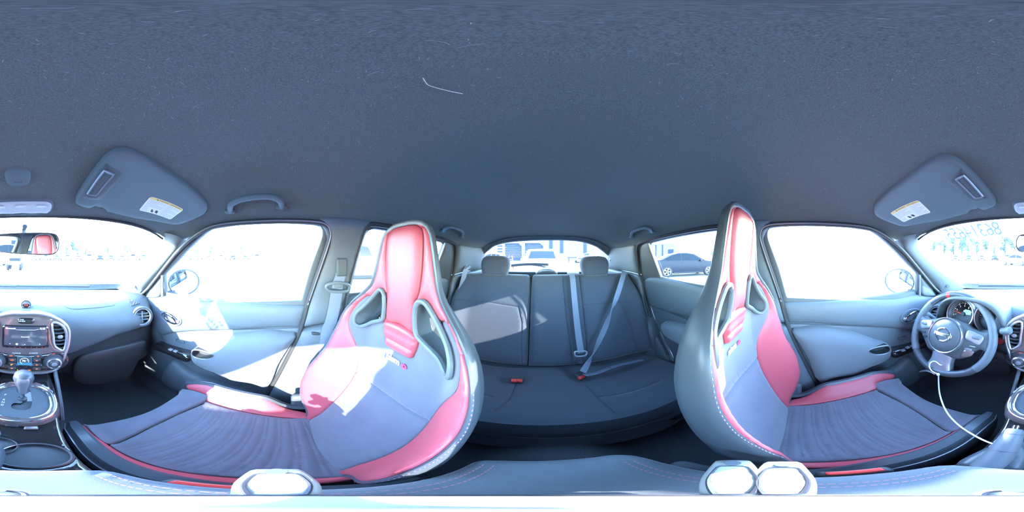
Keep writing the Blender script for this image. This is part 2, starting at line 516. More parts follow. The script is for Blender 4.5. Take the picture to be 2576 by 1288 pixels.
# stock number in grease pencil on the outer face (seen in reverse from inside)
p0 = onGlass(2382 - 2576, 591); p1 = onGlass(2504 - 2576, 575)
xa = (p0 - p1).normalized()
ya = Vector((0, glass_y(0, .1) - glass_y(0, .2), -.1)) * -1
tm = plane_map((p0 + p1) / 2, xa, ya)
def gl_map(u, v, h):
    p = tm(u, v, 0); return (p.x, glass_y(p.x, p.z) + .016, p.z)
for k, ch in enumerate('86314655'):
    text('lettering', ch, gl_map, .105, 'grease_film', w1, at=(((p0 - p1).length) * (k / 7 - .5), 0), sx=.62, bold=0. if ch == '4' else .0010)
text('lettering', 'F', gl_map, .035, 'grease_film', w1, at=((p0 - p1).length * .64, -.012))
text('lettering', 'INSP', gl_map, .026, 'grease_film', w1, at=(-(p0 - p1).length * .66, .024))
hx_ = [(x, glass_y(x, Hc(x, .49)) + .004, Hc(x, .49) - .002) for x in np.linspace(-.55, .55, 25)]
tube('header_gasket', hx_, .005, 'rubber', w1, n=8)
# dangling suction stud at the top corner of the windshield
p0 = onGlass(2296 - 2576, 588); p1 = onGlass(2305 - 2576, 595) + Vector((0, -.006, 0))
cl = thing('sensor_clip', 'tiny dark stud on a bent stem at the windshield upper corner', 'clip', tuple(p1))
tube('stem', [p0 + Vector((0, -.004, 0)), (p0 + p1) / 2 + Vector((0, -.006, 0)), p1], .0018, 'plastic_dark', cl)
lathe('stud', p1, (0, -1, .3), [(.001, -.003), (.005, -.002), (.006, 0), (.004, .003), (.001, .004)], 'plastic_dark', cl, n=14)

# ---------------------------------------------------------------- doors, side glass, pillars (right side; s = -1 mirrors)
GLASS_F = [(413, 743), (413, 743), (430, 750), (473, 757), (535, 760), (659, 760), (759, 756), (759, 756), (780, 680), (808, 604), (811, 582), (804, 567), (752, 561), (659, 560), (597, 563), (554, 569), (526, 577), (473, 624), (436, 664), (411, 690), (411, 690)]
SEAL = [(343, 765), (350, 745), (362, 735), (400, 690), (430, 652), (447, 632), (480, 601), (520, 576), (560, 565), (640, 558), (724, 556), (795, 559), (820, 566), (830, 582), (827, 610), (793, 710), (774, 766), (753, 839), (713, 920), (677, 985)]
gF = [Vector(pd(*p)) for p in GLASS_F]
sealF = [Vector(pd(*p, .012)) for p in SEAL]
def dmap(s, k=0.): return lambda Y, z, h: (s * (wall_x(z) - h - k), Y, z)
# rear door window in (Y, z)
gR = [Vector(p) for p in [(-.252, -.172), (-.252, -.172), (-.40, -.152), (-.60, -.142), (-.775, -.131), (-.775, -.131), (-.812, .078), (-.812, .078), (-.60, .096), (-.36, .108), (-.315, .104), (-.292, .08), (-.27, -.03)]]
sealR = [Vector(p) for p in [(-.16, -.70), (-.20, -.40), (-.225, -.17), (-.262, .06), (-.285, .108), (-.33, .122), (-.60, .110), (-.86, .088), (-.93, .06), (-.965, -.02), (-.99, -.16), (-.93, -.34), (-.83, -.52), (-.71, -.68)]]
wl = {1: 'right', -1: 'left'}; who = {1: 'passenger', -1: 'driver'}
for s in (1, -1):
    n = 1 if s > 0 else 2
    fm = dmap(s)
    # --- front door
    d = st('door_%d' % n, 'front %s door with oval handle recess, padded armrest and black window frame' % who[s])
    outF = sp([*sealF[1:17]], 3, False)
    ring = [(p.x, p.y) for p in outF] + [(-.085, -.215), (.9, -.215)]
    patch('window_frame', ring, fm, 'plastic', d, exclude=[sp(gF, 4)], res=.03, step=.012, puff=.006, pw=.012, base=-.004, skirt=.02)
    plate_o = [(1.0, -.20), (-.078, -.20), (-.03, -.40), (.03, -.56), (.076, -.71), (.10, -.93), (.80, -.93), (1.0, -.6)]
    patch('door_panel', plate_o, fm, 'door_trim', d, res=.06, base=-.012)
    top = [pd(*p) for p in [(352, 752), (352, 752), (366, 749), (415, 745), (473, 757.5), (600, 761), (774, 766), (774, 766)]]
    low = [pd(*p, .018) for p in [(757, 826), (757, 826), (673, 828), (564, 834), (486, 836), (430, 840), (407, 846), (396, 838)]]
    patch('upper_trim', sp([Vector(p) for p in top + low], 4), fm, 'door_trim', d, res=.03, puff=.022, pw=.035, base=-.002, skirt=.03)
    # middle hollow and armrest pad
    mid = [Vector(pd(*p)) for p in [(396, 832), (480, 832), (600, 830), (756, 826), (752, 846), (610, 850), (520, 875), (470, 890), (430, 880), (412, 862)]]
    patch('lower_trim', sp(mid, 4), fm, 'plastic_grey', d, res=.03, puff=.006, pw=.02, base=-.008, skirt=.01)
    K = .055
    arm = [Vector(pd(*p, K * .8)) for p in [(471, 902), (471, 889), (486, 878), (517, 871), (564, 857), (611, 847), (673, 841), (720, 845), (749, 852), (725, 890), (700, 930), (673, 983), (626, 972), (573, 963), (530, 943), (500, 931), (480, 918)]]
    pocket = [Vector(pd(*p, K)) for p in [(481, 887), (487, 881), (505, 883), (524, 888), (537, 894), (536, 900), (520, 905), (498, 903), (483, 896)]]
    patch('armrest_pad', sp(arm, 4), fm, 'door_cloth', d, exclude=[sp(pocket, 4)], res=.02, puff=K, pw=.07, base=.0, skirt=.02, step=.010, outer=True)
    pk = sp(pocket, 4)
    cen = sum((Vector(p) for p in pk), Vector((0, 0))) / len(pk)
    tube('pull_ring', [fm(p.x, p.y, K * .93) for p in pk], .0035, 'satin', d, closed=True, n=6)
    rings = []
    for f, hh in ((1, K * .93), (.95, K * .5), (.9, .01), (.5, .008), (.05, .008)):
        rings.append([fm(*(cen + (p - cen) * f), hh) for p in pk])
    loft('pull_cup', rings, 'plastic_dark', d, cap=False)
    # switch plate ahead of the pad
    swp = [Vector(pd(*p, .05)) for p in [(384, 866), (424, 880), (473, 896), (471, 914), (446, 906), (415, 892), (382, 880)]]
    patch('switch_plate', sp(swp, 3), fm, 'piano', d, res=.02, puff=.03, pw=.02, base=.025, skirt=.04)
    for q, (x, y) in enumerate([(432, 878), (444, 882)] if s > 0 else [(428, 877), (440, 881), (452, 889), (416, 873)]):
        Y, z = pd(x, y, .05)
        box('window_switch', fm(Y, z, .058), (.02, .022, .008), 'satin', d, bevel=.003)
    # inner handle: oval cup, ring and lever
    hc = Vector(pd(430, 800, .02)); a = .078; b_ = .042
    om = lambda u, v, h: fm(hc.x - u * .98 - v * .12, hc.y - u * .06 + v, h)
    patch('handle_cup', ell(a * .8, b_ * .8), om, 'gloss_grey', d, res=.012, puff=-.008, pw=.02, base=.021, skirt=.004)
    tube('handle_bezel', [om(p[0] * 1., p[1] * 1., .022) for p in ell(a * .86, b_ * .86)], .006, 'plastic_grey', d, closed=True, n=6)
    tube('handle_lever', sp([om(-.045, .012, .022), om(-.01, .022, .034), om(.03, .010, .034), om(.045, -.012, .03), om(.02, -.02, .03), om(-.02, -.012, .03)], 5, True), .0055, 'chrome', d, closed=True, n=8)
    lathe('lock_knob', om(.05, -.004, .018), (-s, 0, 0), [(.009, 0), (.009, .010), (.006, .013), (.001, .013)], 'satin', d, n=14)
    sl = [Vector(pd(*p)) for p in [(443, 855), (448, 852), (460, 856), (464, 860), (460, 863), (447, 859)]]
    tube('card_slot', [fm(p.x, p.y, .001) for p in sp(sl, 3)], .002, 'plastic', d, closed=True, n=6)
    # mirror sail: triangular cover with a small bulge ahead of the divider bar
    sail = [Vector(pd(*p)) for p in [(405, 700), (405, 700), (405, 748), (405, 748), (366, 750), (366, 750), (380, 729)]]
    patch('mirror_sail', sp(sail, 3), fm, 'plastic', d, res=.015, puff=.010, pw=.02, base=0, skirt=.015)
    tb = [Vector(pd(*p, .01)) for p in [(402, 722), (402, 745), (385, 749), (372, 746), (385, 730)]]
    patch('tweeter_cover', sp(tb, 4), fm, 'pillar', d, res=.01, puff=.012, pw=.02, base=.010, skirt=.003)
    tube('divider_bar', [fm(*pd(409, 692), .004), fm(*pd(409, 720), .004), fm(*pd(410, 747), .006)], .007, 'satin', d, n=6)
    # speaker pocket lower front
    pkt = [Vector(q) for q in [(.55, -.62), (.42, -.66), (.25, -.70), (.12, -.74), (.12, -.86), (.30, -.88), (.60, -.86)]]
    patch('door_pocket', sp(pkt, 4), fm, 'door_trim', d, res=.03, puff=.045, pw=.03, base=-.01, skirt=.01)
    # --- door glass
    g = st('window_%d' % (n + 1), 'side glass of the front %s door' % who[s])
    ge = [c_ + (c_ - Vector((.2, -.03))) * .04 for c_ in gF]
    patch('pane', sp(ge, 3), lambda Y, z, h: (s * (wall_x(z) + .012), Y, z), 'glass', g, res=.1)
    # --- rubber seal round the opening
    r_ = st('trim_%d' % n, 'black rubber seal round the front %s door opening' % who[s])
    tube('seal', [fm(p.x, p.y, .010) for p in sp([*sealF, Vector((.10, -.86))], 4, False)], .0095, 'rubber', r_, n=8)
    tube('seal_lip', [fm(p.x, p.y, .016) for p in sp([*sealF[2:17]], 4, False)], .004, 'satin', r_, n=6)
    # --- A pillar trim between windshield and door
    ap = st('trim_%d' % (n + 2), 'grey windshield pillar trim on the %s side' % who[s])
    wsd = [(407, 586), (410, 593), (412, 603), (409, 617), (387, 644), (352, 679), (327, 702), (306, 719), (290, 730), (276, 740)]
    dsd = [(460, 602), (450, 616), (446, 624), (440, 632), (425, 650), (400, 680), (375, 709), (355, 734), (346, 752), (342, 766)]
    rings = []
    for w_, d_ in zip(sp([Vector(q) for q in wsd], 3, False), sp([Vector(q) for q in dsd], 3, False)):
        A = onGlass(w_.x, w_.y); Y, z = pd(d_.x, d_.y, .01); B = Vector((.608 - .3 * z if z > SILL else .664, Y, z)); B.x -= .012
        A = A - Vector((0, .004, 0)); ing = Vector((-.55, -.75, .1)).normalized(); row = [A + Vector((.02, .03, 0))]
        for q in range(7):
            t = q / 6; row.append(A.lerp(B, t) + ing * (.022 * math.sin(PI * t) ** .7))
        row.append(B + Vector((.04, .0, 0)))
        rings.append([Vector((s * p.x, p.y, p.z)) for p in row])
    loft('pillar_cover', rings, 'pillar', ap, closed=False, cap=False)
    bp = onP(336, 722, (.56, .85, -.19), (-.6, -.8, .2)); bp.x *= s
    lathe('airbag_badge', bp, (-.6 * s, -.8, .25), [(.011, -.006), (.011, .001), (.009, .002), (.0085, .0005), (.001, .0005)], 'pillar', ap, n=20)
    # --- B pillar trim
    bpil = st('trim_%d' % (n + 4), 'grey pillar trim behind the front %s door with a belt slot' % who[s])
    up = [Vector((-.10, .135)), Vector((-.10, .135)), Vector((-.20, .140)), Vector((-.31, .135)), Vector((-.31, .135))]
    upo = [*up, Vector((-.285, .07)), Vector((-.262, -.05)), Vector((-.245, -.20)), Vector((-.238, -.27)), Vector((-.238, -.27))] + [Vector(pd(*p, .012)) for p in [(757, 826), (757, 826), (774, 766), (793, 710), (825, 612)]]
    patch('pillar_cover', sp(upo, 4), fm, 'plastic_grey', bpil, res=.025, puff=.022, pw=.03, base=.0, skirt=.02)
    lo = [Vector(pd(*p, .012)) for p in [(757, 828), (757, 828), (735, 875), (713, 920), (677, 985)]]
    loo = [Vector((-.238, -.275)), Vector((-.238, -.275)), *lo, Vector((.10, -.80)), Vector((.11, -.92)), Vector((-.14, -.92)), Vector((-.17, -.70)), Vector((-.21, -.45))]
    patch('lower_cover', sp(loo, 4), fm, 'plastic_grey', bpil, res=.03, puff=.03, pw=.04, base=.0, skirt=.02)
    slot = [Vector(pd(*p, .03)) for p in [(785, 836), (803, 838), (802, 843), (785, 842)]]
    patch('belt_slot', sp(slot, 3), fm, 'plastic_dark', bpil, res=.01, puff=.002, pw=.003, base=.031, skirt=.01)
    # --- rear door
    rd = st('door_%d' % (n + 2), 'rear %s side door with dark trim and triangular window' % who[s])
    ringR = [(p.x, p.y) for p in sp(sealR[1:12], 3, False)]
    patch('window_frame', ringR, fm, 'plastic_dark', rd, exclude=[sp(gR, 4)], res=.03, step=.012, puff=.006, pw=.012, base=-.004, skirt=.02)
    tr = [Vector(q) for q in [(-.235, -.175), (-.235, -.175), (-.45, -.158), (-.76, -.135), (-.93, -.16), (-.95, -.22), (-.90, -.34), (-.88, -.36), (-.50, -.345), (-.222, -.33), (-.222, -.33)]]
    patch('upper_trim', sp(tr, 4), fm, 'plastic', rd, res=.03, puff=.025, pw=.04, base=-.004, skirt=.03)
    patch('door_panel', [(-.22, -.16), (-.97, -.16), (-.90, -.36), (-.82, -.50), (-.68, -.68), (-.66, -.93), (-.12, -.93), (-.17, -.6)], fm, 'plastic', rd, res=.06, base=-.006)
    ra = [Vector(q) for q in [(-.30, -.42), (-.50, -.40), (-.72, -.42), (-.76, -.47), (-.70, -.53), (-.50, -.55), (-.32, -.52)]]
    patch('armrest_pad', sp(ra, 4), fm, 'door_cloth', rd, res=.03, puff=.05, pw=.05, base=0, skirt=.02)
    hx = Vector((-.42, -.29))
    om2 = lambda u, v, h: fm(hx.x + u, hx.y + v, h)
    patch('handle_cup', ell(.06, .032), om2, 'plastic_dark', rd, res=.012, puff=-.008, pw=.02, base=.023, skirt=.004)
    tube('handle_lever', sp([om2(-.04, .01, .03), om2(0, .018, .036), om2(.035, .008, .036), om2(.03, -.014, .034), om2(-.01, -.016, .034)], 5, True), .005, 'chrome', rd, closed=True, n=8)
    g = st('window_%d' % (n + 3), 'side glass of the rear %s side door' % who[s])
    ge = [c_ + (c_ - Vector((-.52, -.02))) * .05 for c_ in gR]
    patch('pane', sp(ge, 3), lambda Y, z, h: (s * (wall_x(z) + .012), Y, z), 'glass_tint', g, res=.1)
    tube('pane_edge', [fm(-.757, -.131, .004), fm(-.806, .078, .004)], .005, 'tan_light', g, n=6)
    r_ = st('trim_%d' % (n + 6), 'black rubber seal round the rear %s side door opening' % who[s])
    tube('seal', [fm(p.x, p.y, .012) for p in sp(sealR, 4, False)], .010, 'rubber', r_, n=8)
    # --- rear quarter trim behind the door
    qt = st('trim_%d' % (n + 8), 'dark rear quarter trim beside the rear seat on the %s side' % who[s])
    qm = lambda Y, z, h: (s * (wall_x(z) - h - .10 * sstep(-1.0, -1.5, Y)), Y, z)
    upq = [Vector(q) for q in [(-.93, .08), (-.93, .08), (-.965, -.02), (-.985, -.135), (-.985, -.135), (-1.20, -.118), (-1.42, -.125), (-1.42, -.125), (-1.27, .07), (-1.25, .09)]]
    patch('upper_cover', sp(upq, 3), qm, 'plastic', qt, res=.03, puff=.02, pw=.03, base=.012, skirt=.03)
    loq = [Vector(q) for q in [(-.988, -.142), (-.988, -.142), (-.93, -.34), (-.83, -.52), (-.71, -.68), (-.68, -.93), (-1.5, -.93), (-1.5, -.4), (-1.43, -.13), (-1.20, -.124)]]
    patch('lower_cover', sp(loq, 3), qm, 'plastic', qt, res=.03, puff=.025, pw=.03, base=.012, skirt=.03)
    arch = [Vector(q) for q in [(-.80, -.55), (-.84, -.47), (-.90, -.42), (-1.0, -.42), (-1.05, -.60), (-.98, -.75), (-.80, -.75)]]
    patch('wheel_arch_cover', sp(arch, 4), qm, 'plastic', qt, res=.03, puff=.05, pw=.05, base=.02, skirt=.03)

# ---------------------------------------------------------------- tailgate with the rear window
HATCH_N = Vector((0, 1, -.6)).normalized()
def onH(x, y): return onP(x, y, (0, -1.31, 0), (0, 1, -.6))
ARCH = [(1206, 690), (1200, 679), (1204, 656), (1214, 642), (1230, 627), (1248, 615), (1290, 606), (1362, 602), (1448, 604), (1492, 615), (1512, 627), (1528, 640), (1536, 650), (1543, 672), (1540, 690)]
ap_ = [onH(x, y) for x, y in ARCH]
hm = lambda u, v, h: (u, -1.31 + .6 * v + h, v)
arch2 = [Vector((p.x, p.z)) for p in ap_]
wr = st('wall_rear', 'grey tailgate inner trim framing the arched rear window')
out_r = [(-.62, -.45), (.62, -.45), (.64, -.1), (.60, .06), (.50, .135), (.3, .165), (0, .172), (-.3, .165), (-.50, .135), (-.60, .06), (-.64, -.1)]
patch('tailgate_frame', out_r, hm, 'plastic_grey', wr, exclude=[sp(arch2 + [Vector((-.45, -.175)), Vector((.45, -.175))], 4)], res=.04, step=.015, puff=.015, pw=.02, base=.0, skirt=.03)
tube('arch_trim', [hm(p.x, p.y, .012) for p in sp(arch2, 4, False)], .010, 'plastic_grey', wr, n=8)
hump = [Vector(q) for q in [(-.10, -.20), (-.10, -.20), (-.095, -.135), (-.05, -.105), (0, -.098), (.05, -.105), (.095, -.135), (.10, -.20), (.10, -.20)]]
patch('wiper_motor_cover', sp(hump, 4), hm, 'satin', wr, res=.02, puff=.05, pw=.03, base=.0, skirt=.04)
patch('lower_trim', [(-.5, -.4), (.5, -.4), (.5, -.135), (-.5, -.135)], hm, 'plastic_grey', wr, res=.06, puff=.012, pw=.03, base=.012, skirt=.02)
for sx in (-.26, .03, .30):
    p = hm(sx, .168, .02); box('trim_clip', p, (.045, .012, .006), 'satin', wr, bevel=.002)
for sx in (-1, 1):
    pp = [onH(*q) for q in ([(1207, 668), (1209, 660), (1213, 655), (1210, 650)] if sx > 0 else [(1535, 668), (1533, 660), (1529, 654), (1532, 649)])]
    tube('lid_hook', [p + Vector((0, .05, 0)) for p in sp(pp, 4, False)], .006, 'satin', wr)
w8 = st('window_6', 'arched rear window with a wiper lying along its lower edge')
patch('pane', [(-.60, -.40), (.60, -.40), (.62, -.1), (.52, .12), (.3, .15), (-.3, .15), (-.52, .12), (-.62, -.1)], lambda u, v, h: (u, -1.33 + .6 * v - .05 * (1 - (u / .6) ** 2), v), 'glass', w8, res=.06)
wp = [Vector(q) for q in [(.32, -1.455, -.088), (.22, -1.47, -.078), (.10, -1.475, -.074), (-.02, -1.475, -.078)]]
tube('wiper_blade', sp(wp, 4, False), .008, 'plastic_dark', w8, flat=1.6)
tube('wiper_arm', [Vector((-.03, -1.45, -.108)), Vector((.05, -1.47, -.092)), Vector((.14, -1.475, -.080))], .006, 'plastic_dark', w8)
patch('brake_lamp', rrect(.20, .018, .006, 0, .158), lambda u, v, h: (u, -1.31 + .6 * v + .0 + h, v), 'plastic_dark', w8, res=.02, puff=.01, pw=.008, base=.006, skirt=.01)
# ---------------------------------------------------------------- outer body in view: cowl, hood, fenders, roof skin, tailgate skin
body = st('car_body', 'pearl white outer body of the car with black cowl panel below the windshield')
mat('paint_white', (.80, .81, .82), .25, coat=.6)
mat('cowl', (.010, .013, .015), .7, noise=(90, .6), bump=1., bscale=120, second=(.05, .06, .065), bdist=.01, spec=.1)
V = []; xs = np.linspace(-.70, .70, 29)
cw = [(1.045, -.222), (1.10, -.235), (1.18, -.222), (1.22, -.214), (1.235, -.25)]
for (y, z) in cw:
    for x in xs: V.append((x, y - .16 * x * x, z - .03 * x * x))
obj('cowl', V, grid_faces(len(cw), len(xs)), 'cowl', body)
V = []; hd = [(1.25, -.235), (1.26, -.20), (1.35, -.198), (1.55, -.23), (1.75, -.29), (1.9, -.42), (1.95, -.7), (1.95, -1.0)]
for (y, z) in hd:
    for x in np.linspace(-.85, .85, 21): V.append((x, y - .16 * x * x, z - .10 * x * x + .04 * math.exp(-((abs(x) - .62) / .15) ** 2)))
obj('hood', V, grid_faces(len(hd), 21), 'paint_white', body)
for sx in (1, -1):
    tube('wiper', sp([Vector((sx * .05 + .35, 1.02, -.205)), Vector((sx * .05 + .15, 1.075, -.203)), Vector((sx * .05 - .15, 1.085, -.200))], 4, False) if sx > 0 else sp([Vector((-.08, 1.08, -.203)), Vector((-.3, 1.07, -.205)), Vector((-.5, 1.02, -.21))], 4, False), .007, 'plastic_dark', body, n=6)
    fpl = [Vector(q) for q in [(1.0, -.24), (1.3, -.26), (1.7, -.34), (1.95, -.6), (1.95, -1.02), (-1.75, -1.02), (-1.75, -.25), (-1.3, -.2), (-.4, -.21), (.7, -.21)]]
    patch('side_skin', fpl, lambda Y, z, h: (sx * (.74 + .13 * math.sin(min(1, max(0, (-z - .2) / .8)) * PI)), Y, z), 'paint_white', body, res=.12)
V = []
yr = np.linspace(.485, -1.36, 24)
for y in yr:
    yc = min(.49, max(-1.23, y))
    for u in np.linspace(-1, 1, 17):
        V.append((u * .605, y, Hc(u * .575, yc) + .038 - .010 * u ** 4 + (-.05 * ((y - .49) / .04) if y > .49 else 0) - (.12 * (-1.23 - y) if y < -1.23 else 0)))
obj('roof_skin', V, grid_faces(len(yr), 17), 'paint_white', body)
patch('tailgate_skin', [(-.72, -1.0), (.72, -1.0), (.66, -.17), (-.66, -.17)], lambda u, v, h: (u, -1.52 + .18 * (v + .2), v), 'paint_white', body, res=.1)
# ================================================================== FRONT SEATS
PROF = [(-.03, -.72), (-.05, -.67), (-.115, -.545), (-.175, -.43), (-.208, -.33), (-.226, -.24), (-.236, -.15), (-.245, 0), (-.25, .09), (-.252, .14)]
PZ = [p[1] for p in PROF]; PY = [p[0] for p in PROF]
def prof_y(v):
    w = [np.interp(v + d, PZ, PY) for d in (-.05, -.03, -.015, 0, .015, .03, .05)]
    return float(sum(w) / 7)
WV = [(-.74, .0), (-.68, .02), (-.62, .055), (-.55, .085), (-.48, .10), (-.40, .095), (-.30, .08), (-.20, .06), (-.12, .035), (-.04, .020), (.0, .018), (.09, .010), (.14, .006)]
WH = [(.12, .05), (.085, .055), (.03, .06), (-.05, .07), (-.1, .09), (-.16, .115), (-.25, .125), (-.74, .125)]
def wing(u, v):
    a = lerp_tab(WV, v)[0]; c = lerp_tab(WH, v)[0]
    return a * sstep(c, c + .10, abs(u)) - .012 * (1 - sstep(0, .16, abs(u))) * sstep(-.66, -.5, v) * (1 - sstep(-.25, -.1, v))
HW = [(.080, .045), (.072, .066), (.055, .082), (.02, .093), (-.02, .102), (-.075, .118), (-.11, .148), (-.145, .182), (-.185, .205), (-.235, .216), (-.30, .220), (-.37, .218), (-.44, .216), (-.51, .216), (-.57, .208), (-.62, .188), (-.66, .160)]
face = [Vector((0, .083)), Vector((.025, .083))] + [Vector((w, v)) for v, w in HW] + [Vector((.125, -.70)), Vector((.0, -.705))]
face = [Vector((p.x + .022 * sstep(-.34, -.46, p.y) * (1 - sstep(-.58, -.66, p.y)), p.y)) for p in face] + [Vector((-p.x, p.y)) for p in face[-2:0:-1]]
face = sp(face, 4)
hole = [Vector(q) for q in [(.062, -.098), (.075, -.090), (.090, -.095), (.120, -.125), (.150, -.160), (.166, -.185), (.168, -.212), (.160, -.226), (.146, -.224), (.115, -.200), (.076, -.180), (.062, -.168), (.057, -.13)]]
suede_h = [(0, -.225), (.035, -.222), (.055, -.195), (.09, -.165), (.13, -.118), (.160, -.135), (.182, -.170), (.190, -.215), (.183, -.250), (.160, -.300), (.143, -.350), (.135, -.42), (.132, -.52), (.126, -.62), (.120, -.70), (0, -.71)]
suede = [Vector(q) for q in suede_h] + [Vector((-q[0], q[1])) for q in suede_h[-2:0:-1]]
pad = [Vector(q) for q in [(.052, -.175), (.060, -.195), (.050, -.232), (.036, -.250), (-.036, -.250), (-.050, -.232), (-.060, -.195), (-.052, -.175), (0, -.168)]]
cpan = [Vector(q) for q in [(0, .079), (.030, .0785), (.055, .068), (.066, .045), (.066, -.02), (.060, -.07), (.052, -.10), (.052, -.172), (0, -.166), (-.052, -.172), (-.052, -.10), (-.060, -.07), (-.066, -.02), (-.066, .045), (-.055, .068), (-.030, .0785)]]
# cushion: t = Y from the back, z profile
CZ = [(-.12, -.69), (-.05, -.675), (.02, -.668), (.10, -.655), (.20, -.640), (.28, -.627), (.33, -.622), (.36, -.630), (.375, -.650), (.382, -.67), (.384, -.74)]
def make_seat(name, label, xc, s, dy, dz, rot):
    base = Vector((xc, .12 + dy, -.925))
    T = thing(name, label, 'seat', tuple(base), group='front bucket seats')
    cr, sr = math.cos(rot), math.sin(rot)
    def bm(u, v, h):
        y = prof_y(v); ty = prof_y(v + .01) - prof_y(v - .01); L = math.hypot(ty, .02); ny, nz = .02 / L, -ty / L
        hh = h + wing(u, v)
        Y = y + ny * hh; Z = v + nz * hh
        a, b = Y + .04, Z + .70                      # recline adjust about the hinge
        return Vector((xc + s * u, a * cr + b * sr - .04 + dy, -a * sr + b * cr - .70 + dz))
    holes = [sp(hole, 4), sp([Vector((-p.x, p.y)) for p in hole], 4)]
    fl = s < 0
    # backrest: red cover, red headrest panel, grey suede centre, red ribbed pad
    patch('backrest_cover', face, bm, 'leather_red', T, exclude=[sp(suede, 4), *holes, sp(cpan, 4)], res=.016, puff=.010, pw=.014, base=-.008, skirt=.012, flip=fl)
    hp_ = patch('headrest_panel', sp(cpan, 4), bm, 'leather_red', T, exclude=[*holes], res=.014, puff=.013, pw=.016, base=-.008, skirt=.012, flip=fl)
    patch('backrest_centre', sp(suede, 4), bm, 'suede', T, exclude=[*holes, sp(pad, 4)], res=.016, puff=.008, pw=.012, base=-.010, skirt=.010, flip=fl,
          hfun=lambda u, v, d: -.006 * math.exp(-((v + .40 + .02 * (1 - (u / .14) ** 2) * 0) / .004) ** 2) if abs(u) < .145 else 0,
          extra=[(u_, -.40 + q) for u_ in np.linspace(-.13, .13, 40) for q in (-.008, -.004, 0, .004, .008)])
    patch('rib_pad', sp(pad, 4), bm, 'leather_red', T, exclude=[*holes], res=.006, puff=.010, pw=.012, base=-.006, skirt=.01, flip=fl,
          hfun=lambda u, v, d: .005 * abs(math.sin((v + .25) / .028 * PI)) ** .6)
    # black side shell: seam outline -> sides -> back panel, with tunnels behind the harness holes
    cen = Vector((0, -.3)); rings = []
    F_ = resample(face, .02)
    def off(p, d, i):
        t = (F_[(i + 1) % len(F_)] - F_[i - 1]).normalized(); nn = Vector((t.y, -t.x)) 
        if nn.dot(p - cen) < 0: nn = -nn
        return p + nn * d
    def thin(v): return .26 + .16 * sstep(-.04, -.26, v)          # the headrest is thinner than the shoulders
    for d_, h_ in ((-.004, -.014), (.003, -.004), (.007, -.008), (.009, -.030), (.006, -.060), (-.002, -.095), (-.016, -.120), (-.04, -.130)):
        rings.append([bm(*off(p, d_, i), h_ * thin(p.y) - (.45 * wing(*off(p, d_, i)) * sstep(-.05, -.13, h_))) for i, p in enumerate(F_)])
    loft('side_shell', rings, 'leather_black', T, cap=False)
    inner = [off(p, -.04, i) for i, p in enumerate(F_)]
    bmb = lambda u, v, h: bm(u, v, -.128 * thin(v) + h - .45 * wing(u, v))
    patch('back_panel', inner, bmb, 'leather_black', T, exclude=holes, res=.03, puff=-.010, pw=.03, base=.0, flip=not fl)
    for hl in holes:
        hc = sum(hl, Vector((0, 0))) / len(hl); rr = []
        for f, h_ in ((1.0, .004), (.97, -.02), (.95, -.06), (.97, -.128)):
            rr.append([bm(*(hc + (p - hc) * f), (h_ if h_ > 0 else h_ * thin(p.y)) - .45 * wing(*p) * sstep(0, -.128, h_)) for p in hl])
        loft('harness_tunnel', rr, 'plastic', T, cap=False)
        tube('harness_bezel', [bm(p.x, p.y, .004) for p in resample([hc + (q - hc) * 1.01 for q in hl], .008)], .0062, 'plastic_grey', T, closed=True, n=8)
    # contrast stitching along the seam
    V = []; F = []
    S = resample([p for p in face], .0055)
    for i, p in enumerate(S):
        if i % 2 == 0 and p.y > -.66:
            q = S[(i + 1) % len(S)]; t = (q - p); nn = Vector((t.y, -t.x)).normalized()
            if nn.dot(p - cen) < 0: nn = -nn
            b = len(V); o_ = .006
            for e in (p + nn * (o_ - .0006), p + t * .75 + nn * (o_ - .0006), p + t * .75 + nn * (o_ + .0006), p + nn * (o_ + .0006)): V.append(bm(e.x, e.y, -.0025))
            F.append((b, b + 1, b + 2, b + 3))
    st_ = obj('stitching', V, F, 'stitch', T); st_['kind'] = 'stuff'
    # lettering on the suede
    ltm = (lambda u, v, h: bm(s * u, v, h))
    text('lettering', 'nism', lambda u, v, h: bm(-s * u, v, .0012), .026, 'print_white', T, at=(-.012, -.278), sx=1.05, bold=.0012)
    text('lettering', 'o', lambda u, v, h: bm(-s * u, v, .0012), .026, 'print_red', T, at=(.0295, -.278), sx=1.15, bold=.0016)
    # cushion
    def cz(t):
        return sum(lerp_tab(CZ, t + d)[0] for d in (-.02, -.01, 0, .01, .02)) / 5
    def cw(u, t):
        a = .060 * sstep(-.02, .10, t) * (1 - .45 * sstep(.26, .36, t))
        return a * sstep(.155, .215, abs(u)) - .010 * (1 - sstep(0, .17, abs(u)))
    def cm(u, t, h):
        z = cz(t); g = (cz(t + .006) - cz(t - .006)) / .012; L = math.hypot(1, g); hh = h + cw(u, t)
        return Vector((xc + s * u, t - g / L * hh + dy, z + hh / L + dz))
    mainp = [Vector(q) for q in [(.0, -.10), (.15, -.10), (.158, .0), (.166, .10), (.170, .18), (.172, .25), (.155, .252), (.12, .262), (.06, .276), (0, .280)]]
    mainp = [Vector((p.x * .90, p.y)) for p in mainp] + [Vector((-p.x, p.y)) for p in mainp[-2:0:-1]]
    ribs = [-.045 + .032 * i for i in range(9)]
    patch('cushion_centre', sp(mainp, 4), cm, 'suede', T, res=.014, puff=.010, pw=.012, base=-.010, skirt=.01, flip=fl,
          extra=[(u_, r_ + .5 * u_ * u_ + q_) for r_ in ribs for q_ in (-.009, -.006, -.003, 0, .003, .006, .009) for u_ in np.linspace(-.16, .145, 26)],
          hfun=lambda u, v, d: -.0020 * sum(math.exp(-((v - r_ - .5 * u * u - e_) / .0026) ** 2) for r_ in ribs for e_ in (-.005, .005)) * sstep(0, .02, d))
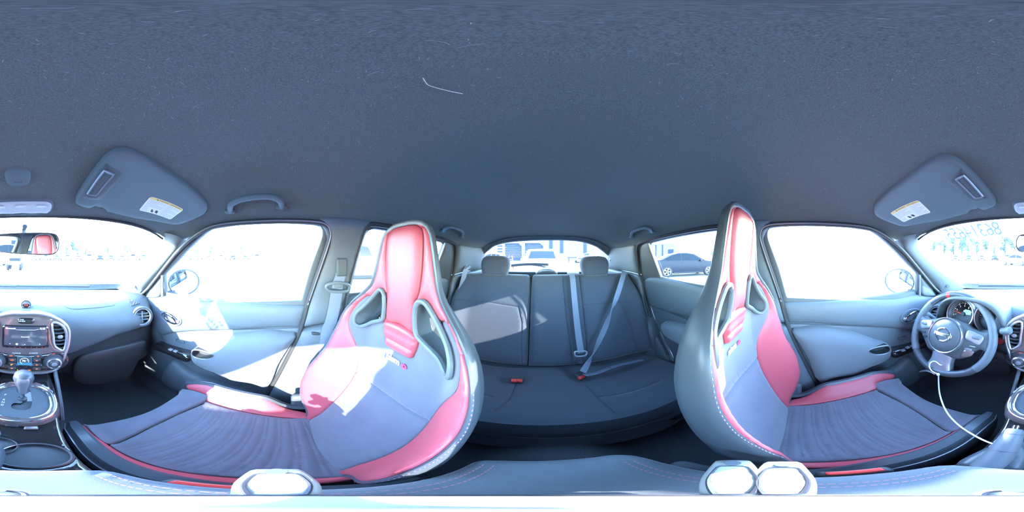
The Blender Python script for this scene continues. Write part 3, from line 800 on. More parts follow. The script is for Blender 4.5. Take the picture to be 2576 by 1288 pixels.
    frp = [Vector(q) for q in [(0, .284), (.06, .280), (.12, .266), (.155, .256), (.176, .258), (.180, .30), (.178, .345), (.172, .381), (0, .3835)]]
    frp = frp + [Vector((-p.x, p.y)) for p in frp[-2:0:-1]]
    patch('cushion_front', sp(frp, 4), cm, 'suede', T, res=.010, puff=.010, pw=.012, base=-.010, skirt=.01, flip=fl)
    for q in (1, -1):
        red = [(.152, -.09), (.160, 0), (.168, .10), (.173, .18), (.176, .255), (.183, .30), (.184, .345), (.193, .348), (.199, .30), (.199, .22), (.198, .14), (.194, .06), (.186, 0), (.172, -.05)]
        if q > 0: red = [(.138, -.09), (.146, 0), (.152, .10), (.156, .18), (.160, .252), (.180, .27), (.184, .30), (.186, .345), (.198, .345), (.208, .30), (.212, .22), (.212, .14), (.206, .06), (.196, 0), (.176, -.05)]
        red = [Vector((q * a_, b_)) for a_, b_ in red]; e0 = .194 if q < 0 else .206
        patch('cushion_bolster', sp(red, 4), cm, 'leather_red', T, res=.010, puff=.007, pw=.010, base=-.008, skirt=.01, flip=(q * s < 0))
        # outer black side of the cushion
        rings = []
        for t in np.linspace(-.10, .352, 26):
            e = min(1, max(0, (t + .10) / .06)) * min(1, max(.25, (.366 - t) / .03)) ** .5
            row = []
            for (du, dh) in ((e0 - .004, -.010), (e0 + .004, .003), (.218, .003), (.230, -.010), (.236, -.038), (.234, -.085), (.224, -.135), (.218, -.20)):
                uu = q * (e0 + (du - e0) * (.25 + .75 * e)); P = cm(q * .212, t, 0); row.append(Vector((xc + s * uu, P.y, P.z + dh)))
            rings.append(row)
        loft('side_shell', rings, 'leather_black', T, closed=False, cap=False)
        tube('side_piping', [r[3] + Vector((s * q * .001, 0, 0)) for r in rings], .0016, 'satin', T, n=5)
    # front valance, lower pan, rails
    V = [(xc - .20, .383 + dy, -.70 + dz), (xc + .20, .383 + dy, -.70 + dz), (xc + .19, .33 + dy, -.86), (xc - .19, .33 + dy, -.86)]
    obj('front_valance', V, [(0, 1, 2, 3)], 'plastic_dark', T)
    box('seat_pan', (xc, .13 + dy, -.80), (.40, .42, .12), 'plastic_dark', T, bevel=.02)
    for q in (1, -1):
        box('seat_rail', (xc + q * .17, .12 + dy, -.892), (.035, .50, .06), 'plastic_dark', T, bevel=.004)
    box('hinge_cover', (xc - s * .232, -.075 + dy, -.665 + dz), (.03, .14, .12), 'plastic', T, bevel=.012)
    box('hinge_cover', (xc + s * .232, -.075 + dy, -.665 + dz), (.03, .14, .12), 'plastic', T, bevel=.012)
    return T, bm, cm
PAS, pbm, pcm = make_seat('bucket_seat', 'red and dark grey bucket seat on the glove box side, leaning further back', .322, 1, -.005, -.005, 0.)
DRV, dbm, dcm = make_seat('bucket_seat', 'red and dark grey bucket seat facing the steering wheel', -.345, -1, .012, .010, R(8))
# ================================================================== REAR BENCH
RB = Vector((0, -.86, -.70)); RT = Vector((0, -1.11, -.128))
rv = (RT - RB).normalized(); rn = Vector((0, rv.z, -rv.y))
RL = (RT - RB).length
bench = thing('rear_bench', 'charcoal cloth rear bench with split backrest and two headrests', 'bench seat', (0, -.70, -.90))
def rbm(u, v, h):
    b = .05 * sstep(.48, .60, abs(u)) * (1 - sstep(.40, .60, v)) + .02 * math.sin(PI * min(1, max(0, v / RL)))
    return RB + Vector((u, 0, 0)) + rv * v + rn * (h + b)
def onRB(x, y, h=.04):
    p = onP(x, y, RB + rn * h, rn) - RB
    return Vector((p.x, p.dot(rv)))
splitx = onRB(1331, 800).x
def bk(x0, x1, mir):
    o = [Vector(q) for q in [(x0, .01), (x0, .01), (x0 - .0, .30), (x0, .57), (x0 + .012, .615), (x0 + .03, .625)]]
    e = [Vector(q) for q in [(x1 - .07, .625), (x1 - .03, .60), (x1 - .01, .50), (x1, .35), (x1, .15), (x1 - .01, .01), (x1 - .01, .01)]]
    r_ = o + e
    return [Vector((p.x * mir, p.y)) for p in r_]
sew = lambda pts: (lambda u, v, d: -.006 * max(math.exp(-(dd / .004) ** 2) for dd in [min(segd((u, v), a, b) for a, b in zip(L_, L_[1:])) for L_ in pts]))
def segd(p, a, b):
    ax, ay = a; bx, by = b; dx, dy = bx - ax, by - ay; t = max(0, min(1, ((p[0] - ax) * dx + (p[1] - ay) * dy) / (dx * dx + dy * dy + 1e-12)))
    return math.hypot(p[0] - ax - t * dx, p[1] - ay - t * dy)
def along(L_):
    out = []
    for a, b in zip(L_, L_[1:]):
        n = max(2, int(math.hypot(b[0] - a[0], b[1] - a[1]) / .006))
        for i in range(n):
            t = i / n; x, y = a[0] + (b[0] - a[0]) * t, a[1] + (b[1] - a[1]) * t
            nx, ny = -(b[1] - a[1]), b[0] - a[0]; l = math.hypot(nx, ny)
            for q in (-.006, -.003, 0, .003, .006): out.append((x + nx / l * q, y + ny / l * q))
    return out
seamR = [[(.60, .40), (.35, .41), (.175, .395), (.15, .30), (.14, .02)], [(.095, .60), (.09, .3), (.085, .02)]]
bR = bk(splitx + .004, .625, 1)
patch('backrest', sp(bR, 4), rbm, 'cloth', bench, res=.02, puff=.05, pw=.045, base=-.01, skirt=.06, hfun=sew(seamR), extra=sum([along(L_) for L_ in seamR], []))
sx = [onRB(1425, 800).x, onRB(1440, 800).x]
seamL = [[(-.62, .38), (-.40, .40), (-.21, .40)], [(sx[0] + .01, .60), (sx[0], .3), (sx[0] - .02, .02)], [(-.21, .60), (-.21, .02)], [(-.46, .40), (-.50, .25), (-.52, .05)]]
bL = bk(-(splitx - .004), .625, -1)
patch('backrest', sp(bL, 4), rbm, 'cloth', bench, res=.02, puff=.05, pw=.045, base=-.01, skirt=.06, hfun=sew(seamL), extra=sum([along(L_) for L_ in seamL], []), flip=True)
# cushion
def rcm(u, t, h):
    z = lerp_tab([(-.95, -.73), (-.86, -.715), (-.75, -.70), (-.60, -.675), (-.50, -.655), (-.42, -.645), (-.37, -.655), (-.345, -.68), (-.335, -.72), (-.335, -.80), (-.35, -.9)], t)[0]
    return Vector((u, t, z + h + .012 * math.cos(u * 9) - .01))
cu_o = [Vector(q) for q in [(-.60, -.90), (0, -.90), (.60, -.90), (.63, -.75), (.62, -.50), (.60, -.36), (.40, -.342), (0, -.338), (-.40, -.342), (-.60, -.36), (-.62, -.50), (-.63, -.75)]]
def rp(x, y):
    p = onZ(x, y, -.69); return (p.x, p.y)
seamC = [[rp(1296, 965), rp(1280, 1010), rp(1245, 1040)], [rp(1475, 968), rp(1500, 1000), rp(1550, 1050)], [rp(1505, 1003), rp(1590, 985), rp(1660, 960)], [rp(1262, 1010), rp(1220, 1005)]]
seamC[3] = [(.20, -.55), (.40, -.60), (.60, -.62)]
patch('cushion', sp(cu_o, 3), rcm, 'cloth', bench, res=.022, puff=.03, pw=.05, base=-.03, skirt=.03, hfun=sew(seamC), extra=sum([along(L_) for L_ in seamC], []))
V = [(-.60, -.338, -.69), (.60, -.338, -.69), (.60, -.40, -.93), (-.60, -.40, -.93)]
obj('front_face', V, [(0, 1, 2, 3)], 'cloth', bench)
obj('seat_back_board', [(-.62, -.93, -.75), (.62, -.93, -.75), (.62, -1.17, -.14), (-.62, -1.17, -.14)], [(0, 1, 2, 3)], 'carpet', bench)
# headrests (from their seen outlines, at the top of the backrest)
for q, hw in (((1245, 668), 1), ((1497, 669), -1)):
    Y = -1.075; c = onY(q[0], q[1], Y); w_ = .098; hh = .068
    m_ = lambda u, v, h: (c.x + u, Y + h - .16 * v, c.z + v)
    shp = [Vector(p) for p in [(-w_ * .86, -hh), (-w_ * .86, -hh), (w_ * .86, -hh), (w_ * .86, -hh), (w_, -hh * .3), (w_ * 1.02, hh * .3), (w_ * .86, hh * .82), (w_ * .4, hh), (-w_ * .4, hh), (-w_ * .86, hh * .82), (-w_ * 1.02, hh * .3), (-w_, -hh * .3)]]
    hr = patch('headrest', sp(shp, 4), m_, 'cloth', bench, res=.018, puff=.035, pw=.04, base=0, skirt=.04)
    patch('headrest_back', sp(shp, 4), lambda u, v, h: (c.x + u, Y - .03 - h - .16 * v, c.z + v), 'cloth', hr, res=.03, puff=.03, pw=.04, base=0, skirt=.02, flip=True)
    for e in (-.05, .05):
        tube('headrest_post', [Vector((c.x + e, Y + .0, c.z - hh - .06)), Vector((c.x + e, Y - .01, c.z - hh + .02))], .005, 'chrome', hr)
bx = onRB(1435, 689, .03); p = rbm(bx.x, .615, .02)
box('fold_latch', p + Vector((-.02, 0, .012)), (.08, .03, .012), 'satin', bench, bevel=.004)
# ================================================================== DASHBOARD
dash = thing('dashboard', 'dark soft plastic dashboard with round end vents and a glove box', 'dashboard', (0, .75, -.62))
ST = {  # X: profile of (Y, z) from the windshield base over the front edge down to the footwell
 0.00: [(1.06, -.222), (.90, -.218), (.74, -.212), (.67, -.220), (.63, -.245), (.612, -.290), (.61, -.36), (.61, -.43), (.64, -.48), (.70, -.60)],
 0.16: [(1.055, -.223), (.90, -.219), (.74, -.214), (.67, -.222), (.625, -.255), (.605, -.300), (.60, -.36), (.605, -.425), (.64, -.47), (.70, -.62)],
 0.22: [(1.05, -.224), (.89, -.220), (.74, -.216), (.67, -.226), (.62, -.262), (.60, -.305), (.60, -.36), (.605, -.405), (.635, -.43), (.68, -.64)],
 0.36: [(1.03, -.228), (.88, -.223), (.74, -.220), (.67, -.232), (.62, -.268), (.60, -.305), (.595, -.335), (.60, -.362), (.63, -.385), (.67, -.64)],
 0.50: [(1.0, -.233), (.86, -.228), (.74, -.226), (.68, -.236), (.635, -.268), (.612, -.300), (.60, -.330), (.605, -.360), (.635, -.385), (.67, -.64)],
 0.59: [(.97, -.238), (.85, -.233), (.75, -.232), (.70, -.242), (.665, -.272), (.645, -.305), (.635, -.345), (.64, -.385), (.665, -.41), (.69, -.64)],
 0.660: [(.95, -.245), (.85, -.243), (.78, -.245), (.74, -.256), (.715, -.282), (.70, -.315), (.695, -.355), (.70, -.395), (.71, -.42), (.72, -.64)]}
def dsec(X):
    ks = sorted(ST); a = abs(X)
    return [Vector((X, float(np.interp(a, ks, [ST[k][i][0] for k in ks])), float(np.interp(a, ks, [ST[k][i][1] for k in ks])))) for i in range(10)]
rings = []
for X in np.linspace(-.660, .660, 61):
    rings.append([Vector(p) for p in sp([tuple(q) for q in dsec(X)], 4, False)])
rings_top = [r[:29] for r in rings]; rings_low = [r[28:] for r in rings]
loft('dash_pad', rings_top, 'plastic', dash, closed=False, cap=False, sharp=60)
loft('lower_dash', rings_low, 'plastic_dark', dash, closed=False, cap=False, sharp=60)
for sx_ in (1, -1):
    e = rings[-1 if sx_ > 0 else 0]
    obj('end_cap', [Vector((sx_ * .660, 1.0, -.66))] + list(e), [tuple(range(len(e) + 1))], 'plastic', dash)
def dash_hit(x, y, off=0.):
    """first point of a pixel ray on the dash surface"""
    d = ray(x, y); best = None
    for i in range(len(rings) - 1):
        for j in range(len(rings[0]) - 1):
            a, b, c = rings[i][j], rings[i + 1][j], rings[i][j + 1]
            n = (b - a).cross(c - a); dn = d.dot(n)
            if abs(dn) < 1e-9: continue
            t = (a - CAM).dot(n) / dn
            if t < .3: continue
            p = CAM + d * t
            if min(a.x, b.x) - 1e-5 <= p.x <= max(a.x, b.x) + 1e-5:
                r = rings[i]
                if min(r[j].z, r[j + 1].z) - 4e-3 <= p.z <= max(r[j].z, r[j + 1].z) + 4e-3 and min(r[j].y, r[j + 1].y) - 4e-3 <= p.y <= max(r[j].y, r[j + 1].y) + 4e-3:
                    if best is None or t < best: best = t
    return CAM + d * ((best or .7) - off)
# airbag lid seam, glove box lid, grille, badge lines
lid = [(124, 741), (180, 741), (250, 740), (266, 745), (285, 762), (283, 769), (230, 775), (185, 777), (165, 772), (140, 752)]
tube('airbag_lid_seam', [dash_hit(p.x, p.y, .0005) for p in sp([Vector(q) for q in lid], 3)], .0012, 'plastic_dark', dash, closed=True, n=5)
text('lettering', 'AIRBAG', (lambda o: plane_map(o, (-1, .0, 0), (0, .25, 1)))(dash_hit(268, 769, .002)), .011, 'plastic_grey', dash)
gb = [(192, 893), (205, 884), (240, 874), (300, 862), (352, 852), (358, 858), (352, 905), (330, 960), (230, 975), (190, 960), (183, 915)]
gm = lambda u, v, h: (u, lerp_tab([(-.66, .675), (-.39, .635)], v)[0] - h, v)
glo = [onP(x, y, (0, .66, -.5), (0, 1, -.15)) for x, y in gb]
patch('glove_box_lid', sp([Vector((p.x, p.z)) for p in glo], 4), gm, 'plastic_dark', dash, res=.04, puff=.012, pw=.015, base=.012, skirt=.02, flip=True)
for y0 in (889, 897):
    a = onP(228, y0 + 8, (0, .635, -.5), (0, 1, -.15)); b = onP(270, y0 - 3, (0, .635, -.5), (0, 1, -.15))
    tube('glove_box_latch', [a, b], .0025, 'satin', dash, n=6)
tube('defroster_grille', [dash_hit(x, y, .002) for x, y in [(0, 735), (60, 735), (120, 735), (180, 735)]], .005, 'plastic_dark', dash, n=6, flat=.4)
tube('defroster_grille', [dash_hit(x, y, .002) for x, y in [(-26, 735), (-60, 734), (-100, 733)]], .005, 'plastic_dark', dash, n=6, flat=.4)
tube('sensor_slot', [dash_hit(x, y, .002) for x, y in [(208, 735), (222, 735), (233, 734)]], .005, 'plastic_grey', dash, n=6, flat=.4)
# triangular demister grilles at the dash ends
for s_ in (1, -1):
    tri = [dash_hit(x, y, .008) for x, y in [(319, 751), (352, 763), (331, 769)]]
    tri = [Vector((s_ * p.x, p.y, p.z)) for p in tri]
    n_ = (tri[1] - tri[0]).cross(tri[2] - tri[0]).normalized()
    if n_.y > 0: n_ = -n_
    g_ = obj('demister_grille', [p + n_ * .001 for p in tri] + [p - n_ * .006 for p in tri], [(0, 1, 2), (3, 5, 4), (0, 3, 4, 1), (1, 4, 5, 2), (2, 5, 3, 0)], 'plastic_dark', dash, smooth=False)
    for k in range(6):
        t = (k + .5) / 6; a = tri[0].lerp(tri[1], t); b = tri[0].lerp(tri[2], t) if t < .5 else tri[2].lerp(tri[1], (t - .5) * 2 * .9)
        tube('grille_slat', [a + n_ * .002, b + n_ * .002], .0016, 'silver', g_, n=5)
    # round end vents
    c = dash_hit(357, 796, .006); c = Vector((s_ * c.x, c.y, c.z)); ax = Vector((-.35 * s_, -.93, .12)).normalized()
    v_ = lathe('end_vent', c, ax, [(.050, -.03), (.054, .004), (.050, .012), (.044, .010), (.041, .0), (.040, -.03)], 'plastic', dash, n=32, cap=False)
    lathe('vent_ring', c, ax, [(.043, .008), (.042, .013), (.039, .012), (.038, .004)], 'satin', v_, n=32, cap=False)
    lathe('vent_drum', c, ax, [(.040, -.012), (.030, -.004), (.001, -.002)], 'plastic_dark', v_, n=28)
    X_, Y_, Z_ = basis(ax)
    for k, (hgt, w_) in enumerate(((-.016, .03), (.0, .036), (.016, .03))):
        tube('vent_slat', [c + X_ * -w_ + Y_ * hgt + Z_ * .004, c + X_ * w_ + Y_ * hgt + Z_ * .004], .003, 'plastic_grey', v_, n=6)
    tube('vent_slat', [c + Y_ * -.03 + Z_ * .006, c + Y_ * .03 + Z_ * .006], .003, 'plastic_grey', v_, n=6)
# hazard switch in its raised collar
c = dash_hit(66, 769, .0); ax = Vector((0, -.82, .57))
hz = lathe('hazard_switch', c, ax, [(.030, -.012), (.026, .006), (.021, .014), (.019, .014), (.0185, .008), (.001, .009)], 'plastic', dash, n=32)
lathe('hazard_cap', c + ax * .009, ax, [(.017, 0), (.017, .004), (.014, .006), (.001, .007)], 'piano', hz, n=28)
X_, Y_, Z_ = basis(ax); q0 = c + ax * .0168
tv = [q0 + Y_ * .009, q0 - X_ * .0085 - Y_ * .006, q0 + X_ * .0085 - Y_ * .006]; ti = [q0 + Y_ * .005, q0 - X_ * .0052 - Y_ * .004, q0 + X_ * .0052 - Y_ * .004]
obj('hazard_triangle', tv + ti, [(0, 1, 4, 3), (1, 2, 5, 4), (2, 0, 3, 5)], 'red_emit', hz, smooth=False)
# start button
c = onP(2517 - 2576, 857, (-.19, .59, -.35), (.2, -1, .2)); ax = Vector((.15, -.95, .25)).normalized()
sb = lathe('start_button', c, ax, [(.020, -.02), (.020, .003), (.017, .005), (.016, .002), (.001, .002)], 'plastic_dark', dash, n=26)
lathe('button_cap', c, ax, [(.0155, 0), (.0155, .006), (.013, .008), (.001, .0085)], 'red_plastic', sb, n=26)
# little orange tip by the driver vent
# knee panel seam and driver lower dash cover
kn = [Vector(q) for q in [(-.17, -.50), (-.22, -.445), (-.50, -.43), (-.60, -.45), (-.60, -.62), (-.20, -.64)]]
patch('knee_cover', sp(kn, 4), lambda u, v, h: (u, .635 - .12 * (v + .4) - h, v), 'plastic_dark', dash, res=.04, puff=.02, pw=.03, base=.0, skirt=.03)

# ================================================================== CENTRE STACK
SN = Vector((0, -1, .15)).normalized(); SO = Vector((0, .555, -.293))
def onS(x, y, k=0.): return onP(x, y, SO + SN * k, SN)
S_up = Vector((0, .15, 1)).normalized()
sm = lambda u, v, h=0.: SO + Vector((u, 0, 0)) + S_up * v + SN * h
def S2(x, y, k=.0):
    p = onS(x, y, k) - SO; return Vector((p.x, p.dot(S_up)))
stack = thing('centre_stack', 'brown-grey glossy centre stack with climate controls and two air vents', 'control panel', tuple(sm(0, -.14, 0)))
half = [(60, 789), (90, 789), (114, 792), (140, 799), (160, 811), (171, 826), (173, 843), (170, 866), (162, 890), (154, 910), (141, 926), (114, 934), (80, 936)]
hs = [S2(x, y, .0) for x, y in half]; hs = [Vector((max(0, p.x), p.y)) for p in hs]
hs[0].x = 0; hs[-1].x = hs[-1].x * .6
so = hs + [Vector((-p.x, p.y)) for p in hs[::-1][:-1]]
stk = sp(so, 4)
vent_p = [(132, 813), (140, 811), (155, 818), (164, 830), (167, 845), (166, 862), (161, 879), (155, 880), (143, 874), (136, 866), (134, 846), (131, 826)]
vr = [S2(x, y, .01) for x, y in vent_p]; vents = [sp(vr, 4), sp([Vector((-p.x, p.y)) for p in vr], 4)]
patch('stack_panel', stk, sm, 'gunmetal', stack, exclude=vents, res=.02, puff=.008, pw=.012, base=.004, skirt=.07, step=.008, flip=False)
inner_o = [p * .965 + Vector((0, -.002)) for p in stk]
tube('silver_rim', [sm(p.x, p.y, .010) for p in resample(stk, .01)], .0055, 'silver', stack, closed=True, n=8)
for vq, sgn in zip(vents, (1, -1)):
    vc = sum(vq, Vector((0, 0))) / len(vq)
    vb = tube('vent_bezel', [sm(p.x, p.y, .013) for p in resample(vq, .006)], .0050, 'silver', stack, closed=True, n=8)
    loft('vent_duct', [[sm(*(vc + (p - vc) * f), h_) for p in vq] for f, h_ in ((.98, .012), (.95, -.005), (.9, -.04), (.02, -.04))], 'plastic_dark', vb, cap=False)
    top_, bot_ = max(p.y for p in vq), min(p.y for p in vq)
    for k in range(7):
        v = bot_ + (top_ - bot_) * (k + .75) / 7.6
        xs_ = [p.x for p in vq if abs(p.y - v) < .006]
        if len(xs_) < 2: continue
        a, b = min(xs_), max(xs_)
        if b - a < .01: continue
        pts_ = [sm(a + .003, v, .003), sm((a + b) / 2, v - .002, .005), sm(b - .003, v, .004)]
        tube('vent_slat', sp(pts_, 4, False), .0045, 'plastic_grey', vb, n=6, flat=.35, up=(0, -.2, 1))
    lathe('vent_thumb_wheel', sm(vc.x + sgn * .004, vc.y - .002, .007), SN, [(.008, 0), (.008, .004), (.005, .006), (.001, .006)], 'satin', vb, n=16, sx=1.2)
# passenger airbag lamp pod
a_, b_ = S2(45, 805), S2(87, 805); pc = (a_ + b_) / 2
pod = patch('airbag_lamp', rrect((b_ - a_).length, .024, .011, pc.x, pc.y), sm, 'piano', stack, res=.01, puff=.005, pw=.006, base=.010, skirt=.004)
text('lettering', 'PASS\nAIR BAG', sm, .006, 'print_white', stack, at=(pc.x - .014, pc.y + .002), h=.0158)
# climate bank
cc = S2(62, 906)
patch('climate_bank', sp([Vector((cc.x + p[0], cc.y + p[1])) for p in [(-.135, .028), (-.10, .040), (-.05, .032), (.05, .032), (.10, .040), (.135, .028), (.146, 0), (.132, -.032), (.08, -.044), (-.08, -.044), (-.132, -.032), (-.146, 0)]], 4), sm, 'piano', stack, res=.015, puff=.004, pw=.006, base=.010, skirt=.003)
dsp = patch('climate_display', rrect(.048, .040, .002, cc.x, cc.y + .004), sm, 'screen_blue', stack, res=.01, puff=.001, pw=.002, base=.0145)
patch('display_upper', rrect(.046, .026, .001, cc.x, cc.y + .010), sm, 'screen_dark', dsp, res=.01, base=.0158)
tube('dial_arc', [sm(cc.x + .014 * math.cos(a), cc.y + .004 + .014 * math.sin(a), .0162) for a in np.linspace(R(-20), R(235), 24)], .0007, 'screen_white', dsp, n=4)
text('lettering', '76', sm, .012, 'screen_white', stack, at=(cc.x - .002, cc.y + .005), h=.0164, bold=.0003)
text('lettering', '\u00b0F', sm, .005, 'screen_white', stack, at=(cc.x + .009, cc.y + .006), h=.0164)
for sgn in (-1, 1):
    kc = sm(cc.x + sgn * .094, cc.y - .002, .012)
    kb = lathe('climate_knob', kc, SN, [(.0335, 0), (.0335, .003), (.028, .004), (.028, .006), (.024, .020), (.021, .023), (.019, .021), (.015, .022), (.012, .026), (.001, .027)], 'plastic_dark', stack, n=36)
    lathe('knob_ring', kc, SN, [(.0245, .014), (.0245, .0215), (.020, .0238), (.0185, .0220)], 'silver', kb, n=36, cap=False)
    lathe('knob_cap', kc, SN, [(.013, .0225), (.011, .026), (.001, .0275)], 'satin', kb, n=24)
    p = (cc.x + sgn * .094, cc.y + .033)
    patch('indicator', rrect(.010, .004, .001, *p), sm, 'red_emit', stack, res=.01, base=.0152)
    for k in range(4):
        p = (cc.x + sgn * (.040 + .004 * (k == 0)), cc.y + .026 - k * .0195)
        bt = patch('climate_button', rrect(.026, .016, .003, *p), sm, 'plastic_dark', stack, res=.008, puff=.002, pw=.003, base=.0145, skirt=.002)
        text('symbol', (['A/C', 'OFF', '', ''], ['', '', '', ''])[sgn > 0][k] or '\u25d6\u2261', sm, .0065, 'orange_emit', bt, at=p, h=.0172, bold=.0003)
for k, (x, y) in enumerate([(52, 927), (70, 927)]):
    p = S2(x, y); patch('heater_lamp', rrect(.014, .005, .002, p.x + .004, p.y), sm, 'orange_emit', stack, res=.01, base=.0152)
p = S2(48, 926); patch('heater_lamp', ell(.003, .003, p.x - .004, p.y, 12), sm, 'yellow_emit', stack, res=.01, base=.0152)
p = S2(28, 913); patch('heater_lamp', ell(.003, .003, p.x + .002, p.y, 12), sm, 'yellow_emit', stack, res=.01, base=.0175)
for (x, y, w_, t_) in ((42, 885, .040, 'CLIMATE'), (84, 885, .040, 'D-MODE')):
    p = S2(x, y); patch('mode_button', rrect(w_, .010, .004, p.x, p.y), sm, 'plastic_dark', stack, res=.008, puff=.002, pw=.003, base=.010, skirt=.003)
    text('lettering', t_, sm, .0070, 'print_white', stack, at=(p.x, p.y), h=.0135)
p = S2(63, 885); patch('mode_button', rrect(.030, .009, .002, p.x, p.y), sm, 'satin', stack, res=.008, puff=.002, pw=.003, base=.010, skirt=.003)
# head unit
ha, hb = S2(8, 814), S2(122, 872); hcn = (ha + hb) / 2; W_, H_ = abs(hb.x - ha.x), abs(ha.y - hb.y)
unit = thing('head_unit', 'double-height touch-screen car stereo showing a Bluetooth page', 'car stereo', tuple(sm(hcn.x, hcn.y - H_ / 2, 0)))
patch('stereo_case', rrect(W_, H_, .004, hcn.x, hcn.y), sm, 'piano', unit, res=.02, puff=.003, pw=.004, base=.012, skirt=.012)
dw, dh_ = W_ * .90, H_ * .82; dcx, dcy = hcn.x, hcn.y + H_ * .035
patch('stereo_screen', rrect(dw, dh_, .001, dcx, dcy), sm, 'screen', unit, res=.02, base=.0156)
text('lettering', 'Bluetooth', sm, .0085, 'screen_white', unit, at=(dcx - dw * .35, dcy + dh_ * .40), h=.0160)
text('lettering', '9:18', sm, .010, 'screen_white', unit, at=(dcx + dw * .41, dcy + dh_ * .40), h=.0160, bold=.0003)
text('lettering', 'Disconnected', sm, .0050, 'screen_white', unit, at=(dcx, dcy - dh_ * .02), h=.0160)
tube('screen_line', [sm(dcx - dw * .22, dcy + dh_ * .345, .0160), sm(dcx + dw * .24, dcy + dh_ * .345, .0160), sm(dcx + dw * .28, dcy + dh_ * .38, .0160), sm(dcx + dw * .33, dcy + dh_ * .38, .0160)], .0004, 'screen_white', unit, n=4)
patch('screen_icon', rrect(.008, .008, .001, dcx - dw * .2, dcy - dh_ * .42), sm, 'screen_white', unit, res=.01, base=.0160)
for k, ch in enumerate('<v>'):
    text('symbol', ch, sm, .008, 'screen_white', unit, at=(dcx + dw * (-.36 + k * .35 - (.0 if k < 2 else .0)), dcy - dh_ * .42), h=.0160)
for k in range(6):
    p = (hcn.x - W_ * .22 + k * W_ * .115, hcn.y - H_ * .455)
    patch('key_lamp', rrect(.007, .0022, .0008, *p), sm, 'red_emit', unit, res=.01, base=.0157)
# ================================================================== STEERING WHEEL
WC = Vector((-.352, .490, -.321)); WN = Vector((.03, -.90, .43)).normalized()
WX, WY, WZ = basis(WN)            # WX points to the driver's right-hand side seen from the seat? fixed below
if WX.x < 0: WX = -WX
WY = WZ.cross(WX)
wm = lambda u, v, h=0.: WC + WX * u + WY * v + WZ * h
wheel = thing('steering_wheel', 'grey steering wheel with round emblem hub and red mark at the top of the rim', 'steering wheel', tuple(wm(0, -.185, 0)))
RR = .173
def rim(name, a0, a1, r, m_, n=40, h=0.):
    return tube(name, [wm(RR * math.cos(R(a)) * 1.0, RR * math.sin(R(a)) * (1.0 if math.sin(R(a)) > -.8 else .985), h) for a in np.linspace(a0, a1, n)], r, m_, wheel, n=12)
rim('rim_top', 62, 105, .0150, 'leather_black'); rim('rim_top', 109, 139, .0150, 'leather_black', 16)
rim('rim_mark', 104, 110, .0155, 'red_plastic', 6)
rim('rim_grip', -40, 62, .0162, 'plastic_grey'); rim('rim_grip', 139, 222, .0162, 'plastic_grey')
rim('rim_bottom', 222, 320, .0150, 'leather_black')
# hub and spokes
def hubmap(u, v, h): return wm(u, v, h + .018 * math.exp(-((u / .09) ** 2 + (v / .08) ** 2)))
spk = [Vector(q) for q in [(0, .070), (.05, .062), (.09, .046), (.130, .040), (.160, .048), (.168, .030), (.166, -.02), (.160, -.042), (.140, -.030), (.115, -.045), (.085, -.075), (.055, -.092)]]
spk = spk + [Vector((-p.x, p.y)) for p in spk[::-1][:-1]]
patch('hub', sp(spk, 4), hubmap, 'plastic', wheel, res=.015, puff=.014, pw=.02, base=-.002, skirt=.03)
low_ = [Vector(q) for q in [(-.038, -.075), (.038, -.075), (.043, -.12), (.052, -.158), (.050, -.172), (0, -.178), (-.050, -.172), (-.052, -.158), (-.043, -.12)]]
patch('lower_spoke', sp(low_, 4), hubmap, 'satin', wheel, res=.015, puff=.012, pw=.02, base=-.002, skirt=.02)
lathe('hub_ring', wm(0, -.006, .022), WN, [(.073, -.01), (.075, .008), (.072, .014), (.069, .012), (.068, .004)], 'silver', wheel, n=44, cap=False)
lathe('airbag_cover', wm(0, -.006, .022), WN, [(.0685, -.004), (.068, .010), (.062, .016), (.04, .020), (.001, .021)], 'plastic', wheel, n=44)
em = wm(0, -.004, .0435)
er = [em + WX * (.030 * math.cos(a)) + WY * (.0262 * math.sin(a)) for a in np.linspace(0, 2 * PI, 41)[:-1]]
emb = tube('emblem', er, .0042, 'chrome', wheel, closed=True, n=8)
box('emblem_bar', em, (.078, .0130, .006), 'chrome', emb, axes=(WX, WY, WZ), bevel=.0015)
text('lettering', 'NISSAN', lambda u, v, h: em + WX * u + WY * v + WZ * (.0034), .0105, 'plastic_dark', emb, bold=.0004)
text('lettering', 'AIRBAG', lambda u, v, h: wm(u, v - .053, .0405), .008, 'plastic_dark', wheel)
for sgn in (-1, 1):
    pdp = [Vector((sgn * a, b)) for a, b in [(.083, .036), (.120, .030), (.142, .022), (.140, .0), (.128, -.014), (.10, -.004), (.080, .004)]]
    bp_ = patch('switch_pod', sp(pdp, 4), hubmap, 'satin', wheel, res=.01, puff=.004, pw=.006, base=.014, skirt=.004, flip=False)
    patch('rocker', rrect(.030, .013, .006, sgn * .118, .014), hubmap, 'plastic_grey', bp_, res=.008, puff=.005, pw=.005, base=.018, skirt=.004)
    for k in range(2):
        p = (sgn * (.112 - .014 * k), -.022 - .016 * k)
        patch('pod_button', rrect(.026, .010, .003, *p), hubmap, 'plastic_dark' if sgn < 0 or k == 0 else 'satin', bp_, res=.008, puff=.003, pw=.003, base=.013, skirt=.004)
        if sgn > 0 and k == 0: text('lettering', 'CANCEL', hubmap, .0055, 'print_white', bp_, at=p, h=.0168)
rp_ = [Vector(q) for q in [(.088, -.040), (.118, -.040), (.112, -.062), (.086, -.074), (.078, -.068)]]
patch('thumb_plate', sp(rp_, 4), hubmap, 'gunmetal', wheel, res=.008, puff=.003, pw=.004, base=.012, skirt=.004)
